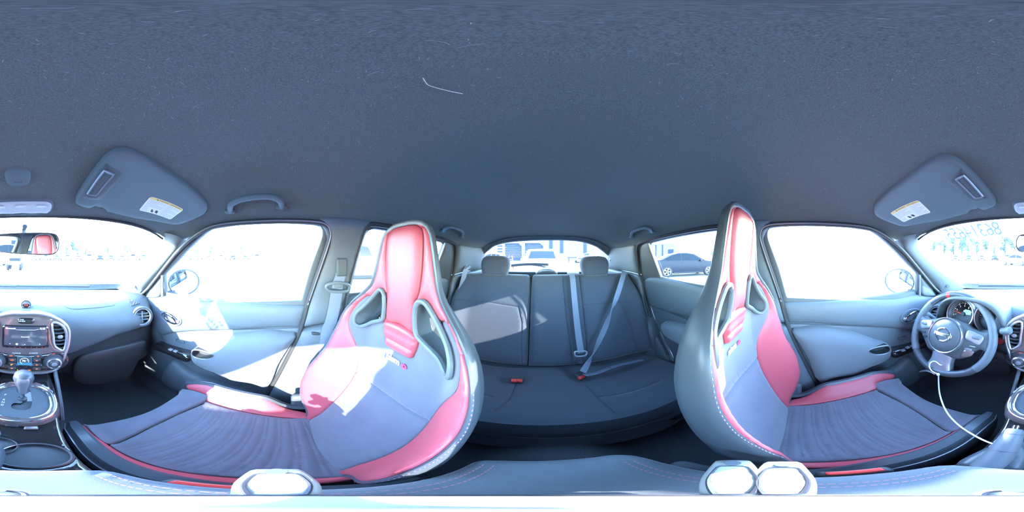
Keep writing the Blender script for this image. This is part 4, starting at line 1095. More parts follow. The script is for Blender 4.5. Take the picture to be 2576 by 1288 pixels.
# stitching on the inner rim
V = []; F = []
for sec in ((125, 222),):
    for a in np.arange(sec[0], sec[1], 2.2):
        b = len(V)
        for da, rr_ in ((0, -.012), (.9, -.012), (.9, -.0150), (0, -.0150)):
            V.append(wm((RR + rr_) * math.cos(R(a + da)), (RR + rr_) * math.sin(R(a + da)), .009))
        F.append((b, b + 1, b + 2, b + 3))
o = obj('stitching', V, F, 'plastic_dark', wheel); o['kind'] = 'stuff'
# ---- column shroud and stalks
colm = thing('steering_column', 'dark steering column shroud with two stalk levers behind the wheel', 'steering column', tuple(wm(0, -.06, -.16)))
lathe('column_shroud', wm(0, -.012, -.022), -WN, [(.050, 0), (.058, .012), (.064, .05), (.070, .12), (.072, .19)], 'plastic_dark', colm, n=28, sx=1.15)
a = wm(.07, .03, -.05); b = onP(2536 - 2576, 832, (-.19, .50, -.30), WN)
tube('wiper_stalk', [a, a.lerp(b, .6), b], [.008, .008, .0075], 'plastic_dark', colm)
lathe('stalk_knob', b, (b - a).normalized(), [(.009, -.03), (.013, -.026), (.013, -.006), (.015, -.002), (.015, .008), (.011, .012), (.001, .012)], 'plastic_grey', colm, n=18)
tube('turn_stalk', [wm(-.07, .03, -.05), wm(-.12, .042, -.05), wm(-.175, .058, -.045)], [.008, .010, .012], 'plastic_grey', colm)
tube('tilt_lever', sp([onP(x, y, wm(0, -.2, -.08), (0, 1, -.3)) for x, y in [(-264, 935), (-245, 932), (-228, 937), (-222, 942)]], 4, False), [.002] + [.008] * 11 + [.003], 'satin', colm, flat=.5)
tube('ignition_lead', sp([onP(x, y, wm(.1, -.1, -.12), (0, 1, -.3)) for x, y in [(-100, 868), (-104, 885), (-112, 905), (-92, 915), (-70, 905)]], 4, False), .003, 'plastic_dark', colm, n=6)

# ================================================================== INSTRUMENT CLUSTER
def gauge_c(x, y): return onP(x, y, (0, .70, 0), (0, 1, -.35))
clu = thing('instrument_cluster', 'twin dial instrument cluster under a stitched hood', 'instrument cluster', (-.33, .70, -.34))
GN = Vector((.0, -1, .35)).normalized(); GX, GY, GZ = basis(GN)
if GX.x < 0: GX = -GX; 
GY = GZ.cross(GX)
for (px_, py_, rad, ndl, lab) in ((2420 - 2576, 790, .066, 168, 'rpm'), (2494 - 2576, 800, .066, None, 'speed')):
    c = gauge_c(px_, py_)
    g_ = lathe('dial', c, GN, [(rad * 1.1, -.03), (rad * 1.12, .01), (rad * 1.04, .022), (rad * .98, .016), (rad * .92, -.012), (rad * .90, -.014)], 'satin', clu, n=44, cap=False)
    lathe('dial_rim', c, GN, [(rad * 1.03, .016), (rad * 1.03, .0235), (rad * .97, .0225), (rad * .96, .012)], 'silver', g_, n=44, cap=False)
    lathe('dial_face', c, GN, [(rad * .93, -.013), (rad * .001, -.0125)], 'piano', g_, n=44)
    gmm = lambda u, v, h: c + GX * u + GY * v + GZ * (h - .0115)
    for k in range(33):
        a = R(225 - k * 270 / 32); L_ = .010 if k % 4 == 0 else .005
        r0, r1 = rad * .86 - L_, rad * .86; t_ = Vector((math.cos(a), math.sin(a))); nn = Vector((-t_.y, t_.x)) * (.0009 if k % 4 == 0 else .0005)
        obj('tick', [gmm(*(t_ * r0 - nn), .0005), gmm(*(t_ * r1 - nn), .0005), gmm(*(t_ * r1 + nn), .0005), gmm(*(t_ * r0 + nn), .0005)], [(0, 1, 2, 3)], 'red_emit' if (lab == 'rpm' and k > 26) else 'screen_white', g_, smooth=False)
        if k % 4 == 0:
            tx = str(k // 4) if lab == 'rpm' else str(k // 4 * 20)
            text('numeral', tx, gmm, .011 if lab == 'rpm' else .009, 'screen_white', g_, at=tuple(t_ * (rad * .60)), h=.0005)
    if lab == 'rpm':
        patch('info_screen', rrect(.040, .060, .006, .018, -.006), gmm, 'screen_blue', g_, res=.02, base=.0004)
        patch('warning_lamp', rrect(.008, .005, .001, .018, -.028), gmm, 'orange_emit', g_, res=.02, base=.0009)
        patch('warning_lamp', rrect(.006, .005, .001, .012, .016), gmm, 'red_emit', g_, res=.02, base=.0009)
    na = R(172 if lab == 'rpm' else 222)
    nt_ = Vector((math.cos(na), math.sin(na))); nn = Vector((-nt_.y, nt_.x))
    obj('needle', [gmm(*(nt_ * rad * .82), .004), gmm(*(nn * .0025), .004), gmm(*(nn * -.0025), .004)], [(0, 1, 2)], 'red_emit', g_, smooth=False)
    lathe('needle_hub', c, GN, [(.011, -.012), (.010, -.004), (.001, -.003)], 'plastic_dark', g_, n=18)
    patch('dial_clip', rrect(.016, .016, .003, 0, rad * 1.10), lambda u, v, h: c + GX * u + GY * v + GZ * (h + .012), 'silver', g_, res=.01, puff=.003, pw=.003, base=.0, skirt=.006)
c1, c2 = gauge_c(2420 - 2576, 790), gauge_c(2494 - 2576, 800)
# hood over the dials and the binnacle around them
rows = []
mid = (c1 + c2) / 2
for t, yb in ((0, -.075), (.5, -.06), (1, .06)):
    row = []
    for a in np.linspace(-.12, PI + .12, 27):
        ex = abs(math.cos(a)) ** .75 * (1 if math.cos(a) > 0 else -1)
        row.append(Vector((mid.x - .005 + ex * (.158 - .01 * (t == 0)), mid.y + yb, mid.z - .035 + .128 * max(-.3, math.sin(a)) ** (1 if math.sin(a) < 0 else .8) - .0 + .004 * (t == .5))))
    rows.append(row)
loft('cluster_hood', rows, 'plastic', clu, closed=False, cap=False, mods=[('solid', .008, 0)])
patch('cluster_back', rrect(.29, .15, .04, 0, -.01), lambda u, v, h: mid + GX * u + GY * v + GZ * (h - .02), 'plastic_dark', clu, res=.03, base=0)

# ================================================================== CENTRE CONSOLE
con = thing('centre_console', 'glossy black centre console with shift gate ring and two cup holders', 'console', (.0, .30, -.80))
def con_z(y): return lerp_tab([(.10, -.530), (.24, -.535), (.30, -.520), (.36, -.510), (.46, -.490), (.54, -.478), (.60, -.47)], y)[0]
xs = np.linspace(-.095, .095, 15); yy = np.linspace(.08, .60, 30); rings = []
cups = [(onZ(84, 1147, -.535), .043), (onZ(-12, 1120, -.53), .030)]
def cmap(u, v, h):
    e = sstep(.070, .098, abs(u)); return Vector((u, v, con_z(v) - .03 * e ** 2 + h))
ccirc = [[Vector((c_[0].x + c_[1] * math.cos(a), c_[0].y + c_[1] * math.sin(a))) for a in np.linspace(0, 2 * PI, 29)[:-1]] for c_ in cups]
conO = [Vector(q) for q in [(-.070, .12), (.074, .12), (.076, .30), (.092, .45), (.102, .585), (-.102, .585), (-.092, .45), (-.076, .30)]]
patch('console_top', conO, cmap, 'piano', con, exclude=ccirc, res=.015, puff=.008, pw=.02, base=-.008, skirt=.34)
for (c_, r_) in cups:
    z0 = con_z(c_.y)
    h_ = lathe('cup_holder', (c_.x, c_.y, z0), (0, 0, 1), [(r_ * 1.12, -.006), (r_ * 1.13, .002), (r_ * 1.05, .006), (r_ * .99, .003), (r_ * .96, -.02), (r_ * .90, -.075), (r_ * .01, -.076)], 'plastic_dark', con, n=36)
    lathe('holder_rim', (c_.x, c_.y, z0), (0, 0, 1), [(r_ * 1.08, .004), (r_ * 1.04, .0075), (r_ * 1.0, .005)], 'silver', h_, n=36, cap=False)
# gate plate with ring
GC = onZ(52, 1012, -.498); gr = .072
gm_ = lambda u, v, h=0.: Vector((GC.x + u, GC.y + v, -.500 + .11 * v + h))
ringp = lambda r, k: [gm_(p[0], p[1], k) for p in [(r * math.copysign(abs(math.cos(a)) ** .8, math.cos(a)), r * 1.04 * math.copysign(abs(math.sin(a)) ** .8, math.sin(a))) for a in np.linspace(0, 2 * PI, 41)[:-1]]]
loft('gate_ring', [ringp(gr * 1.30, -.03), ringp(gr * 1.28, .004), ringp(gr * 1.2, .014), ringp(gr * 1.10, .016), ringp(gr * 1.0, .010), ringp(gr * .98, .004)], 'gunmetal', con, cap=False)
tube('ring_chrome', ringp(gr * 1.19, .0155), .0025, 'chrome', con, closed=True, n=6)
tube('ring_chrome', ringp(gr * 1.0, .011), .0022, 'chrome', con, closed=True, n=6)
slotp = [Vector(q) for q in [(.004, .052), (.024, .052), (.024, -.030), (-.016, -.032), (-.020, -.012), (-.012, -.006), (.004, -.004)]]
gp = [(p[0], p[1]) for p in [(gr * .99 * math.copysign(abs(math.cos(a)) ** .8, math.cos(a)), gr * 1.03 * math.copysign(abs(math.sin(a)) ** .8, math.sin(a))) for a in np.linspace(0, 2 * PI, 41)[:-1]]]
patch('gate_plate', gp, gm_, 'plastic', con, exclude=[sp(slotp, 3)], res=.012, base=.006, skirt=.002)
patch('gate_well', sp(slotp, 3), gm_, 'plastic_dark', con, res=.015, base=-.002)
for k, (ch, yv) in enumerate((('P', .034), ('R', .010), ('N', -.002), ('D', -.014))):
    text('lettering', ch, gm_, .010, 'print_white', con, at=(-.042, yv - .006), h=.0066)
patch('boot_lamp', rrect(.010, .014, .002, -.006, gr * 1.10), gm_, 'print_white', con, res=.01, base=.017)
for k, (x, y) in enumerate(((30, 1067), (78, 1074))):
    p = onZ(x, y, -.51); box('heater_switch', (p.x, p.y, con_z(p.y) + .004), (.026, .014, .008), 'plastic_dark' if k == 0 else 'gunmetal', con, bevel=.003)
# side walls and front cubby
for sgn in (-1, 1):
    pts_ = [(.585, -.45), (.585, -.80), (.125, -.80), (.125, -.56), (.30, -.55), (.50, -.505)]
    patch('console_side', [Vector(p) for p in pts_], lambda u, v, h: (sgn * (.066 + .036 * sstep(.3, .6, u) + h), u, v), 'plastic_dark', con, res=.05)
    tube('side_rib', sp([Vector((sgn * .098, .56, -.44)), Vector((sgn * .102, .50, -.50)), Vector((sgn * .10, .43, -.56)), Vector((sgn * .098, .40, -.64))], 4, False), .007, 'plastic_grey', con, n=6)
cb = [S2(x, y) for x, y in [(18, 940), (30, 935), (85, 935), (95, 943), (94, 956), (20, 956)]]
cubby = tube('cubby_frame', [Vector((p.x, .60, p.y - .293)) for p in sp(cb, 3)], .004, 'gloss_grey', con, closed=True, n=6)
patch('cubby_back', [(-.12, -.56), (.12, -.56), (.12, -.42), (-.12, -.42)], lambda u, v, h: (u, .615, v), 'plastic_dark', con, res=.05)
for x_ in (-.07, .085):
    lathe('power_socket', (x_ + .01, .595, -.455), (0, -1, .3), [(.017, -.02), (.018, .003), (.014, .006), (.012, .002), (.001, .002)], 'plastic', con, n=22)
# ---------------------------------------------------------------- gear selector
kt = onP(60, 940, (0, .395, 0), (0, 1, 0)); kbm = onZ(56, 1004, -.497)
ls = thing('gear_selector', 'leather gear selector knob on a chrome stem in its gate', 'gear lever', tuple(kbm))
axk = (kt - kbm).normalized()
tube('stem', [kbm - axk * .01, kbm + axk * .05], .006, 'chrome', ls, n=12)
lathe('stem_collar', kbm + axk * .002, axk, [(.013, -.006), (.012, .006), (.007, .009)], 'plastic_dark', ls, n=16)
kl = (kt - kbm).length; k0 = kbm + axk * (kl - .10)
lathe('knob', k0, axk, [(.004, 0), (.014, .002), (.0165, .010), (.018, .035), (.0225, .060), (.0265, .080), (.024, .094), (.016, .102), (.001, .104)], 'leather_black', ls, n=28, up=(0, 1, 0))
pl_ = [k0 + axk * h_ + Vector((0, -1, .15)).normalized() * r_ for h_, r_ in ((.006, .0165), (.035, .0187), (.060, .0232), (.080, .0272), (.094, .0245), (.103, .012))]
bk0 = Vector((0, -1, .15)); bk0 = (bk0 - axk * bk0.dot(axk)).normalized(); sd0 = axk.cross(bk0)
rows = [[k0 + axk * h_ + (bk0 * math.cos(a) + sd0 * math.sin(a)) * (r_ + .0012) for a in np.linspace(-.62, .62, 7)] for h_, r_ in ((.008, .0160), (.020, .0172), (.035, .0180), (.050, .0206), (.060, .0225), (.072, .0255), (.080, .0265), (.090, .0252), (.097, .0215))]
loft('knob_facing', rows, 'satin', ls, closed=False, cap=False)
# ---------------------------------------------------------------- parking brake
pa = Vector((-.036, .128, -.500)); pb = onZ(2553 - 2576, 1080, -.455)
pbk = thing('parking_brake', 'grey hand brake lever with chrome release button beside the cup holders', 'brake lever', (pa.x, pa.y, -.55))
d_ = (pb - pa).normalized(); L_ = (pb - pa).length
tube('lever_grip', [pa + d_ * (L_ * t) for t in (0, .25, .5, .75, .95, 1)], [.016, .018, .019, .0185, .0165, .013], 'plastic_grey', pbk, n=14)
tube('grip_seam', [pa + d_ * (L_ * .42), pa + d_ * (L_ * .425)], .0195, 'plastic_dark', pbk, n=14)
tube('grip_seam', [pa + d_ * (L_ * .86), pa + d_ * (L_ * .865)], .0180, 'plastic_dark', pbk, n=14)
tube('release_button', [pb, pb + d_ * .012], .0062, 'chrome', pbk, n=14)
patch('lever_boot', sp([Vector(q) for q in [(-.068, .13), (-.012, .13), (-.005, .16), (-.014, .215), (-.04, .225), (-.068, .20)]], 4), lambda u, v, h: Vector((u, v, con_z(v) + .006 + h)), 'leather_black', pbk, res=.01, puff=.014, pw=.02, base=0, skirt=.01)
# ---------------------------------------------------------------- armrest
AZ = -.45
arm_o = [Vector((q[0] * 1.03, q[1] * 1.065)) for q in [(-.056, .104), (.012, .112), (.070, .104), (.082, .06), (.083, 0), (.082, -.10), (.076, -.132), (.03, -.140), (-.02, -.144), (-.052, -.142), (-.070, -.11), (-.074, 0), (-.072, .06)]]
am = lambda u, v, h: Vector((u, v, AZ + h + .012 * (v + .0) * -.4))
rest = thing('console_box', 'storage box with a grey cloth lid and red stitched edges between the bucket seats', 'storage box', (.01, -.02, -.80))
sl_ = lambda q: [(q * .056 + .009, .10), (q * .060 + .009, 0), (q * .056 + .009, -.13)]
patch('armrest_lid', sp(arm_o, 4), am, 'cloth_arm', rest, res=.010, puff=.014, pw=.022, base=-.014, skirt=.03,
      hfun=lambda u, v, d: -.003 * max(math.exp(-((abs(u - .009) - .058) / .003) ** 2), 0))
V = []; F = []
for q in (-1, 1):
    for o_ in (-.0045, .0045):
        for v in np.arange(-.125, .095, .006):
            b = len(V); x_ = .009 + q * (.058 + o_)
            for e in ((x_ - .0006, v), (x_ + .0006, v), (x_ + .0006, v + .004), (x_ - .0006, v + .004)): V.append(am(e[0], e[1], .0012))
            F.append((b, b + 1, b + 2, b + 3))
o = obj('stitching', V, F, 'stitch', rest); o['kind'] = 'stuff'
patch('armrest_box', sp([Vector((p.x * .82, p.y * .96)) for p in arm_o], 3), lambda u, v, h: Vector((u, v, AZ - .035 + h)), 'plastic', rest, res=.03, base=0, skirt=.35)
# ---------------------------------------------------------------- front belt buckles
for (x, y, nm) in ((2152 - 2576, 1187, 'beside the driver seat'), (532, 1219, 'beside the passenger seat')):
    p = onZ(x, y, -.50)
    s_ = 1 if p.x > 0 else -1; p.x = s_ * .094
    bk_ = thing('seat_belt_buckle', 'black belt buckle with red release button tucked %s' % nm, 'buckle', (p.x, p.y, -.60), group='front belt buckles')
    box('buckle_case', (p.x, p.y, -.522), (.018, .062, .048), 'plastic_dark', bk_, bevel=.006)
    box('release_button', (p.x, p.y, -.498), (.011, .048, .010), 'red_plastic', bk_, bevel=.003)
    box('buckle_strap', (p.x - s_ * .010, p.y - .01, -.58), (.006, .03, .10), 'belt', bk_, bevel=.002)
# ---------------------------------------------------------------- white cord looped round the rim
lp = [onP(x - 2576, y, WC + WN * .021, WN) for x, y in [(2364, 917), (2352, 909), (2341, 912), (2338, 922), (2343, 932), (2352, 938), (2360, 942)]]
tail = []
for (x, y, zz) in [(2361, 958, -.52), (2363, 985, -.54), (2370, 1012, -.55), (2384, 1040, -.555), (2410, 1068, -.555), (2445, 1092, -.55), (2480, 1110, -.54), (2505, 1119, -.53)]:
    tail.append(onZ(x - 2576, y, zz))
lp = [onP(2372 - 2576, 926, WC - WN * .024, WN), onP(2369 - 2576, 919, WC + WN * .008, WN)] + lp
cord = thing('white_cord', 'thin white plastic cord tied round the wheel rim and draped to the hand brake', 'cord', tuple(tail[-1]))
tube('cord', sp(lp + tail, 5, False), .0024, 'white_cord', cord, n=8)
lathe('cord_knot', lp[-1], (tail[0] - lp[-1]).normalized(), [(.002, -.006), (.0055, -.003), (.006, .002), (.003, .006)], 'white_cord', cord, n=10)
# ================================================================== OVERHEAD FITTINGS
def onC(x, y, off=.01):
    d = ray(x, y); t = .3
    for _ in range(60):
        p = CAM + d * t
        g = Hc(p.x, min(.49, max(-1.23, p.y))) - off - p.z
        t += g / (d.z + .35)
    return CAM + d * t
def cmapo(off): return lambda u, v, h: Vector((u, v, Hc(u, v) - off - h))
VIS = [(264, 404), (286, 389), (317, 385), (357, 400), (419, 438), (482, 481), (512, 507), (522, 527), (510, 544), (478, 558), (447, 567), (413, 563), (342, 552), (272, 536), (268, 536), (264, 529), (247, 522), (237, 521), (228, 528), (199, 520), (190, 508), (218, 462), (248, 422)]
vis2 = [onC(x, y, .018) for x, y in VIS]
FLP = [(265, 416), (289, 428), (307, 438), (309, 450), (280, 478), (258, 502), (237, 506), (214, 501), (211, 494), (219, 488), (262, 428)]
LIDP = [(262, 431), (286, 441), (243, 493), (220, 490)]
for s in (1, -1):
    c = sum((Vector((s * p.x, p.y, p.z)) for p in vis2), Vector()) / len(vis2)
    vz = thing('sun_visor', 'grey vinyl sun visor folded up over the %s with a warning sticker' % ('passenger side' if s > 0 else 'steering wheel'), 'sun visor', tuple(c), group='sun visors')
    vo = sp([Vector((s * p.x, min(.488, p.y))) for p in vis2], 3)
    patch('visor_board', vo, cmapo(.010), 'visor_vinyl', vz, res=.015, puff=.010, pw=.014, base=0, skirt=.009, flip=(s > 0) )
    f2 = [onC(x, y, .024) for x, y in FLP]
    fl = patch('mirror_frame', sp([Vector((s * p.x, p.y)) for p in f2], 3), cmapo(.018), 'plastic', vz, res=.012, puff=.005, pw=.006, base=0, skirt=.003, flip=(s > 0))
    l2 = [onC(x, y, .026) for x, y in LIDP]
    lp_ = [Vector((s * p.x, p.y)) for p in l2]
    tube('mirror_lid_rim', [cmapo(.0245)(p.x, p.y, 0) for p in resample(sp([q for p in lp_ for q in (p, p)], 4), .008)], .003, 'satin', fl, closed=True, n=6)
    patch('mirror_lid', sp([q for p in lp_ for q in (p, p)], 4), cmapo(.0240), 'plastic', fl, res=.015, puff=.002, pw=.004, base=0, flip=(s > 0))
    cp_ = [onC(x, y, .022) for x, y in [(237, 522), (242, 520), (256, 522), (262, 525), (248, 527)]]
    patch('visor_clip', sp([Vector((s * p.x, min(.487, p.y))) for p in cp_], 3), cmapo(.012), 'satin', vz, res=.01, puff=.006, pw=.005, base=0, skirt=.01, flip=(s > 0))
    # warning sticker
    sk = [onC(x, y, .022) for x, y in ([(385, 497), (467, 531), (425, 553), (342, 528)] if s > 0 else [(2236 - 2576, 541), (2305 - 2576, 507), (2347 - 2576, 532), (2277 - 2576, 559)])]
    o0 = sum(sk, Vector()) / 4
    ex = (sk[1] - sk[0]).normalized(); ww = (sk[1] - sk[0]).length; hh = (sk[0] - sk[3]).dot(Vector((0, -1, 0)).normalized()); hh = max(.05, abs(hh))
    exx = Vector((ex.x, ex.y, 0)).normalized(); eyy = Vector((exx.y, -exx.x, 0))
    k_ = ww / ((sk[1] - sk[0]).length)
    def kmap(u, v, h=0.):
        q = o0 + exx * u + eyy * v
        return Vector((q.x, q.y, Hc(q.x, q.y) - .0204 - h))
    W_ = Vector((sk[1].x - sk[0].x, sk[1].y - sk[0].y)).length
    st_ = patch('warning_sticker', rrect(W_, hh, .006), kmap, 'paper', vz, res=.012, base=.0002)
    patch('sticker_header', rrect(W_ * .985, hh * .13, .003, 0, hh * .42), kmap, 'print_yellow', st_, res=.012, base=.0006)
    text('lettering', '\u25b2 WARNING', kmap, hh * .10, 'print_dark', st_, at=(-W_ * .14, hh * .42), h=.0010)
    text('lettering', 'AVERTISSEMENT', kmap, hh * .085, 'print_dark', st_, at=(W_ * .26, hh * .42), h=.0010)
    V = []; F = []
    for k in range(10):
        for (x0, x1) in ((-W_ * .46, W_ * (.02 if k < 6 else -.30)), (W_ * .08, W_ * .46)):
            y0 = hh * (.30 - k * .078); b = len(V); q = .4 + .6 * random.random() if k in (2, 6) else 1
            for e in ((x0, y0 - hh * .011), (x0 + (x1 - x0) * q, y0 - hh * .011), (x0 + (x1 - x0) * q, y0 + hh * .011), (x0, y0 + hh * .011)): V.append(kmap(e[0], e[1], .0007))
            F.append((b, b + 1, b + 2, b + 3))
    o = obj('printed_lines', V, F, 'print_grey', st_, smooth=False); o['kind'] = 'stuff'
    V = [kmap(W_ * .045 - .0004, y_, .0007) for y_ in (-hh * .46, hh * .33)] + [kmap(W_ * .045 + .0004, y_, .0007) for y_ in (hh * .33, -hh * .46)]
    obj('printed_rule', V, [(0, 1, 2, 3)], 'print_grey', st_, smooth=False)
    for k in range(2):      # pictogram: seat with a figure
        x0 = -W_ * .20 + k * W_ * .13
        tube('pictogram', [kmap(x0, -hh * .22, .001), kmap(x0 + .001, -hh * .36, .001), kmap(x0 + W_ * .06, -hh * .40, .001)], .0016, 'print_dark', st_, n=5)
        tube('pictogram', [kmap(x0 + W_ * .03, -hh * .27, .001), kmap(x0 + W_ * .035, -hh * .35, .001), kmap(x0 + W_ * .07, -hh * .34, .001)], .0011, 'print_dark', st_, n=5)
    patch('pictogram', ell(.0035, .0035, -W_ * .03, -hh * .28, 12), kmap, 'print_dark', st_, res=.01, base=.001)
# dome lamp
dc = onC(52, 525, .008)
dl = thing('dome_lamp', 'long rounded map lamp with ribbed clear lens above the mirror', 'ceiling lamp', tuple(dc))
hw_ = abs(onC(133, 525, .01).x - onC(-31, 525, .01).x) / 2
patch('lamp_housing', rrect(hw_ * 2, .052, .024, dc.x, dc.y - .004), cmapo(.001), 'plastic_grey', dl, res=.012, puff=.006, pw=.008, base=0, skirt=.003, flip=True)
patch('lamp_lens', rrect(hw_ * 2 - .010, .042, .019, dc.x, dc.y - .004), cmapo(.006), 'lamp_lens', dl, res=.008, puff=.006, pw=.010, base=0, flip=True, hfun=lambda u, v, d: .0008 * math.sin(u * 1200) if v > dc.y else 0)
for e in (-.62, 0, .62):
    q = Vector((dc.x + e * hw_, dc.y - .012)); lathe('bulb_holder', cmapo(.011)(q.x, q.y, 0), (0, 0, -1), [(.012, 0), (.011, .002), (.006, .0025), (.001, .003)], 'lamp_lens', dl, n=16, sx=1.3)
# overhead microphone cap
mc = onC(44, 452, .01); w1_, w2_ = onC(12, 452, .01).x, onC(77, 452, .01).x
y1_, y2_ = onC(44, 431, .01).y, onC(44, 472, .01).y
mcp = thing('microphone_cap', 'small rounded grey cap with two pinholes behind the map lamp', 'cover cap', tuple(mc))
cw_, cy_ = (w1_ + w2_) / 2, (y1_ + y2_) / 2
patch('cap', rrect(abs(w2_ - w1_), abs(y2_ - y1_), .018, cw_, cy_), cmapo(.001), 'visor_vinyl', mcp, res=.010, puff=.009, pw=.010, base=0, skirt=.003, flip=True)
for e in (-.007, .007):
    q = cmapo(.0103)(cw_ + e, cy_ + .008, 0); lathe('pinhole', q, (0, 0, -1), [(.0014, -.001), (.0012, .0006), (.0002, .0006)], 'plastic_dark', mcp, n=8)
tube('pin_line', [cmapo(.0104)(cw_ - .005, cy_ + .008, 0), cmapo(.0104)(cw_ + .005, cy_ + .008, 0)], .0004, 'plastic_dark', mcp, n=4)
# rear-view mirror
MC = Vector((-.005, .492, .038)); MN = Vector((-.324, -.946, -.031)).normalized()
MX = Vector((0, 0, 1)).cross(MN).normalized(); MX = -MX if MX.x < 0 else MX; MY = MN.cross(MX)
MY = -MY if MY.z < 0 else MY
rot_ = Matrix.Rotation(R(-3), 3, MN); MX = rot_ @ MX; MY = rot_ @ MY
mm = lambda u, v, h=0.: MC + MX * u + MY * v + MN * h
rv_ = thing('rear_view_mirror', 'frameless-looking rear-view mirror with dark rim on the windshield', 'mirror', tuple(mm(0, -.03, 0)))
sh = [Vector(q) for q in [(-.085, .027), (0, .031), (.085, .031), (.105, .022), (.110, 0), (.104, -.020), (.085, -.029), (0, -.031), (-.085, -.027), (-.103, -.018), (-.108, 0), (-.102, .018)]]
shs = sp(sh, 5)
loft('mirror_housing', [[mm(p.x * f, p.y * f, h_) for p in shs] for f, h_ in ((1.0, .001), (1.02, -.004), (.98, -.016), (.80, -.028), (.4, -.032), (.02, -.033))], 'plastic_dark', rv_, cap=False)
tube('mirror_rim', [mm(p.x, p.y, .001) for p in resample(shs, .006)], .0022, 'plastic_dark', rv_, closed=True, n=6)
patch('mirror_glass', shs, mm, 'mirror', rv_, res=.03, base=.0015)
tube('mirror_stem', sp([mm(0, .005, -.03), MC + Vector((.0, .055, .02)), MC + Vector((0, .075, .055)), Vector((0, glass_y(0, .10) + .006, .10))], 4, False), .009, 'plastic_dark', rv_)
# grab handles
def handle(pts, off, label, r_, mirror=1):
    P = [onC(x, y, off if 0 < i < len(pts) - 1 else .004) for i, (x, y) in enumerate(pts)]
    P = [Vector((mirror * p.x, p.y, p.z)) for p in P]
    t = thing('grab_handle', label, 'grab handle', tuple(P[0]), group='roof grab handles')
    tube('handle_bar', sp(P, 5, False), r_, 'visor_vinyl', t, n=10)
    for e, q in ((P[0], P[1]), (P[-1], P[-2])):
        box('handle_foot', e, (.026, .034, .012), 'visor_vinyl', t, bevel=.004)
    return t
handle([(580, 533), (580, 516), (598, 504), (630, 497), (660, 494), (690, 497), (706, 507), (709, 524)], .032, 'grey roof grab handle over the front passenger window', .0095)
handle([(1114, 582), (1121, 575), (1135, 571), (1152, 576), (1164, 584), (1163, 596)], .034, 'grey roof grab handle over the rear passenger-side window', .0085)
handle([(1114, 582), (1121, 575), (1135, 571), (1152, 576), (1164, 584), (1163, 596)], .034, 'grey roof grab handle over the rear driver-side window', .0085, -1)

# ================================================================== BELTS
fmR, fmL = dmap(1), dmap(-1)
for s in (1, -1):
    fm = dmap(s)
    D = [pd(857, 668, .03), pd(852, 700, .035), pd(848, 722, .04)]
    q = thing('seat_belt', 'dark shoulder belt through a pillar loop beside the %s seat' % ('passenger' if s > 0 else 'driver'), 'seat belt', tuple(fm(*pd(815, 842, .03), .03)), group='front seat belts')
    box('height_adjuster', fm(*pd(860, 672, .03), .026), (.02, .045, .07), 'plastic', q, bevel=.008)
    P = [fm(*pd(858, 690, .04), .038), fm(*pd(851, 712, .045), .044), fm(*pd(847, 726, .045), .050)]
    ribbon('strap_upper', P, .040, 'belt', q, ups=[(0, 1, 0)] * 3)
    lo_ = [fm(*pd(846, 735, .045), .050), fm(*pd(840, 770, .045), .052), fm(*pd(832, 808, .045), .050), fm(*pd(822, 842, .045), .044), fm(-.13, -.55, .05), fm(-.10, -.72, .05), fm(-.09, -.84, .045)]
    ribbon('strap_lower', sp(lo_, 4, False), .046, 'belt', q, ups=[(0, 1, .1)] * 25)
    rg = [Vector(pd(x, y, .045)) for x, y in [(820, 722), (822, 716), (835, 712), (845, 710), (862, 712), (875, 716), (877, 724), (872, 731), (850, 733), (828, 731)]]
    tube('guide_loop', [fm(p.x, p.y, .052) for p in sp(rg, 3)], .006, 'plastic_grey', q, closed=True, n=8)
    box('guide_bolt', fm(*pd(850, 716, .045), .050), (.012, .030, .024), 'plastic_grey', q, bevel=.004)
def RBp(x, y, h):
    p = onRB(x, y, h); return RB + Vector((p.x, 0, 0)) + rv * p.y + rn * h
def CUp(x, y, z=-.655): return onZ(x, y, z)
# centre rear belt
q = thing('seat_belt', 'centre rear belt hanging straight down the rear backrest with loose tongue', 'seat belt', tuple(RBp(1467, 900, .075)))
pp = [RBp(1438, 689, .055), RBp(1441, 705, .075), RBp(1445, 750, .085), RBp(1450, 800, .085), RBp(1456, 850, .085), RBp(1462, 888, .085)]
ribbon('strap', sp(pp, 4, False), .034, 'belt', q, ups=[(1, 0, -.15)] * 25)
tb = [RBp(x, y, .088) for x, y in [(1446, 886), (1450, 884), (1470, 883), (1476, 886), (1474, 893), (1464, 896), (1450, 896), (1446, 892)]]
tube('tongue_grip', sp(tb, 3), .005, 'satin', q, closed=True, n=8)
tube('tongue_blade', [RBp(1452, 896, .085), RBp(1454, 915, .082)], .005, 'chrome', q, flat=.4)
tube('tongue_blade', [RBp(1465, 896, .085), RBp(1467, 915, .082)], .007, 'plastic_dark', q, flat=.5)
# driver-side rear belt: shoulder strap twisted to the buckle and lap strap
q = thing('seat_belt', 'twisted rear belt buckled across the driver-side rear seat', 'seat belt', tuple(CUp(1465, 945)))
pp = [RBp(1571, 682, .06), RBp(1566, 700, .09), RBp(1552, 745, .11), RBp(1536, 785, .115), RBp(1523, 822, .115), RBp(1505, 862, .12), RBp(1484, 905, .13), CUp(1466, 936, -.64)]
n_ = len(sp(pp, 4, False)); ups = []
for i in range(n_):
    t = i / (n_ - 1); a = R(15 + 95 * sstep(.25, .6, t) - 80 * sstep(.6, .95, t)); ups.append(Vector((math.cos(a), math.sin(a) * .9, -.25)))
ribbon('shoulder_strap', sp(pp, 4, False), .034, 'belt', q, ups=ups)
pp = [CUp(1470, 944, -.645), CUp(1500, 938, -.65), CUp(1535, 925, -.655), CUp(1570, 915, -.66), CUp(1615, 905, -.665)]
ribbon('lap_strap', sp(pp, 4, False), .042, 'belt', q, ups=[Vector((.1, .9, .45))] * 17)
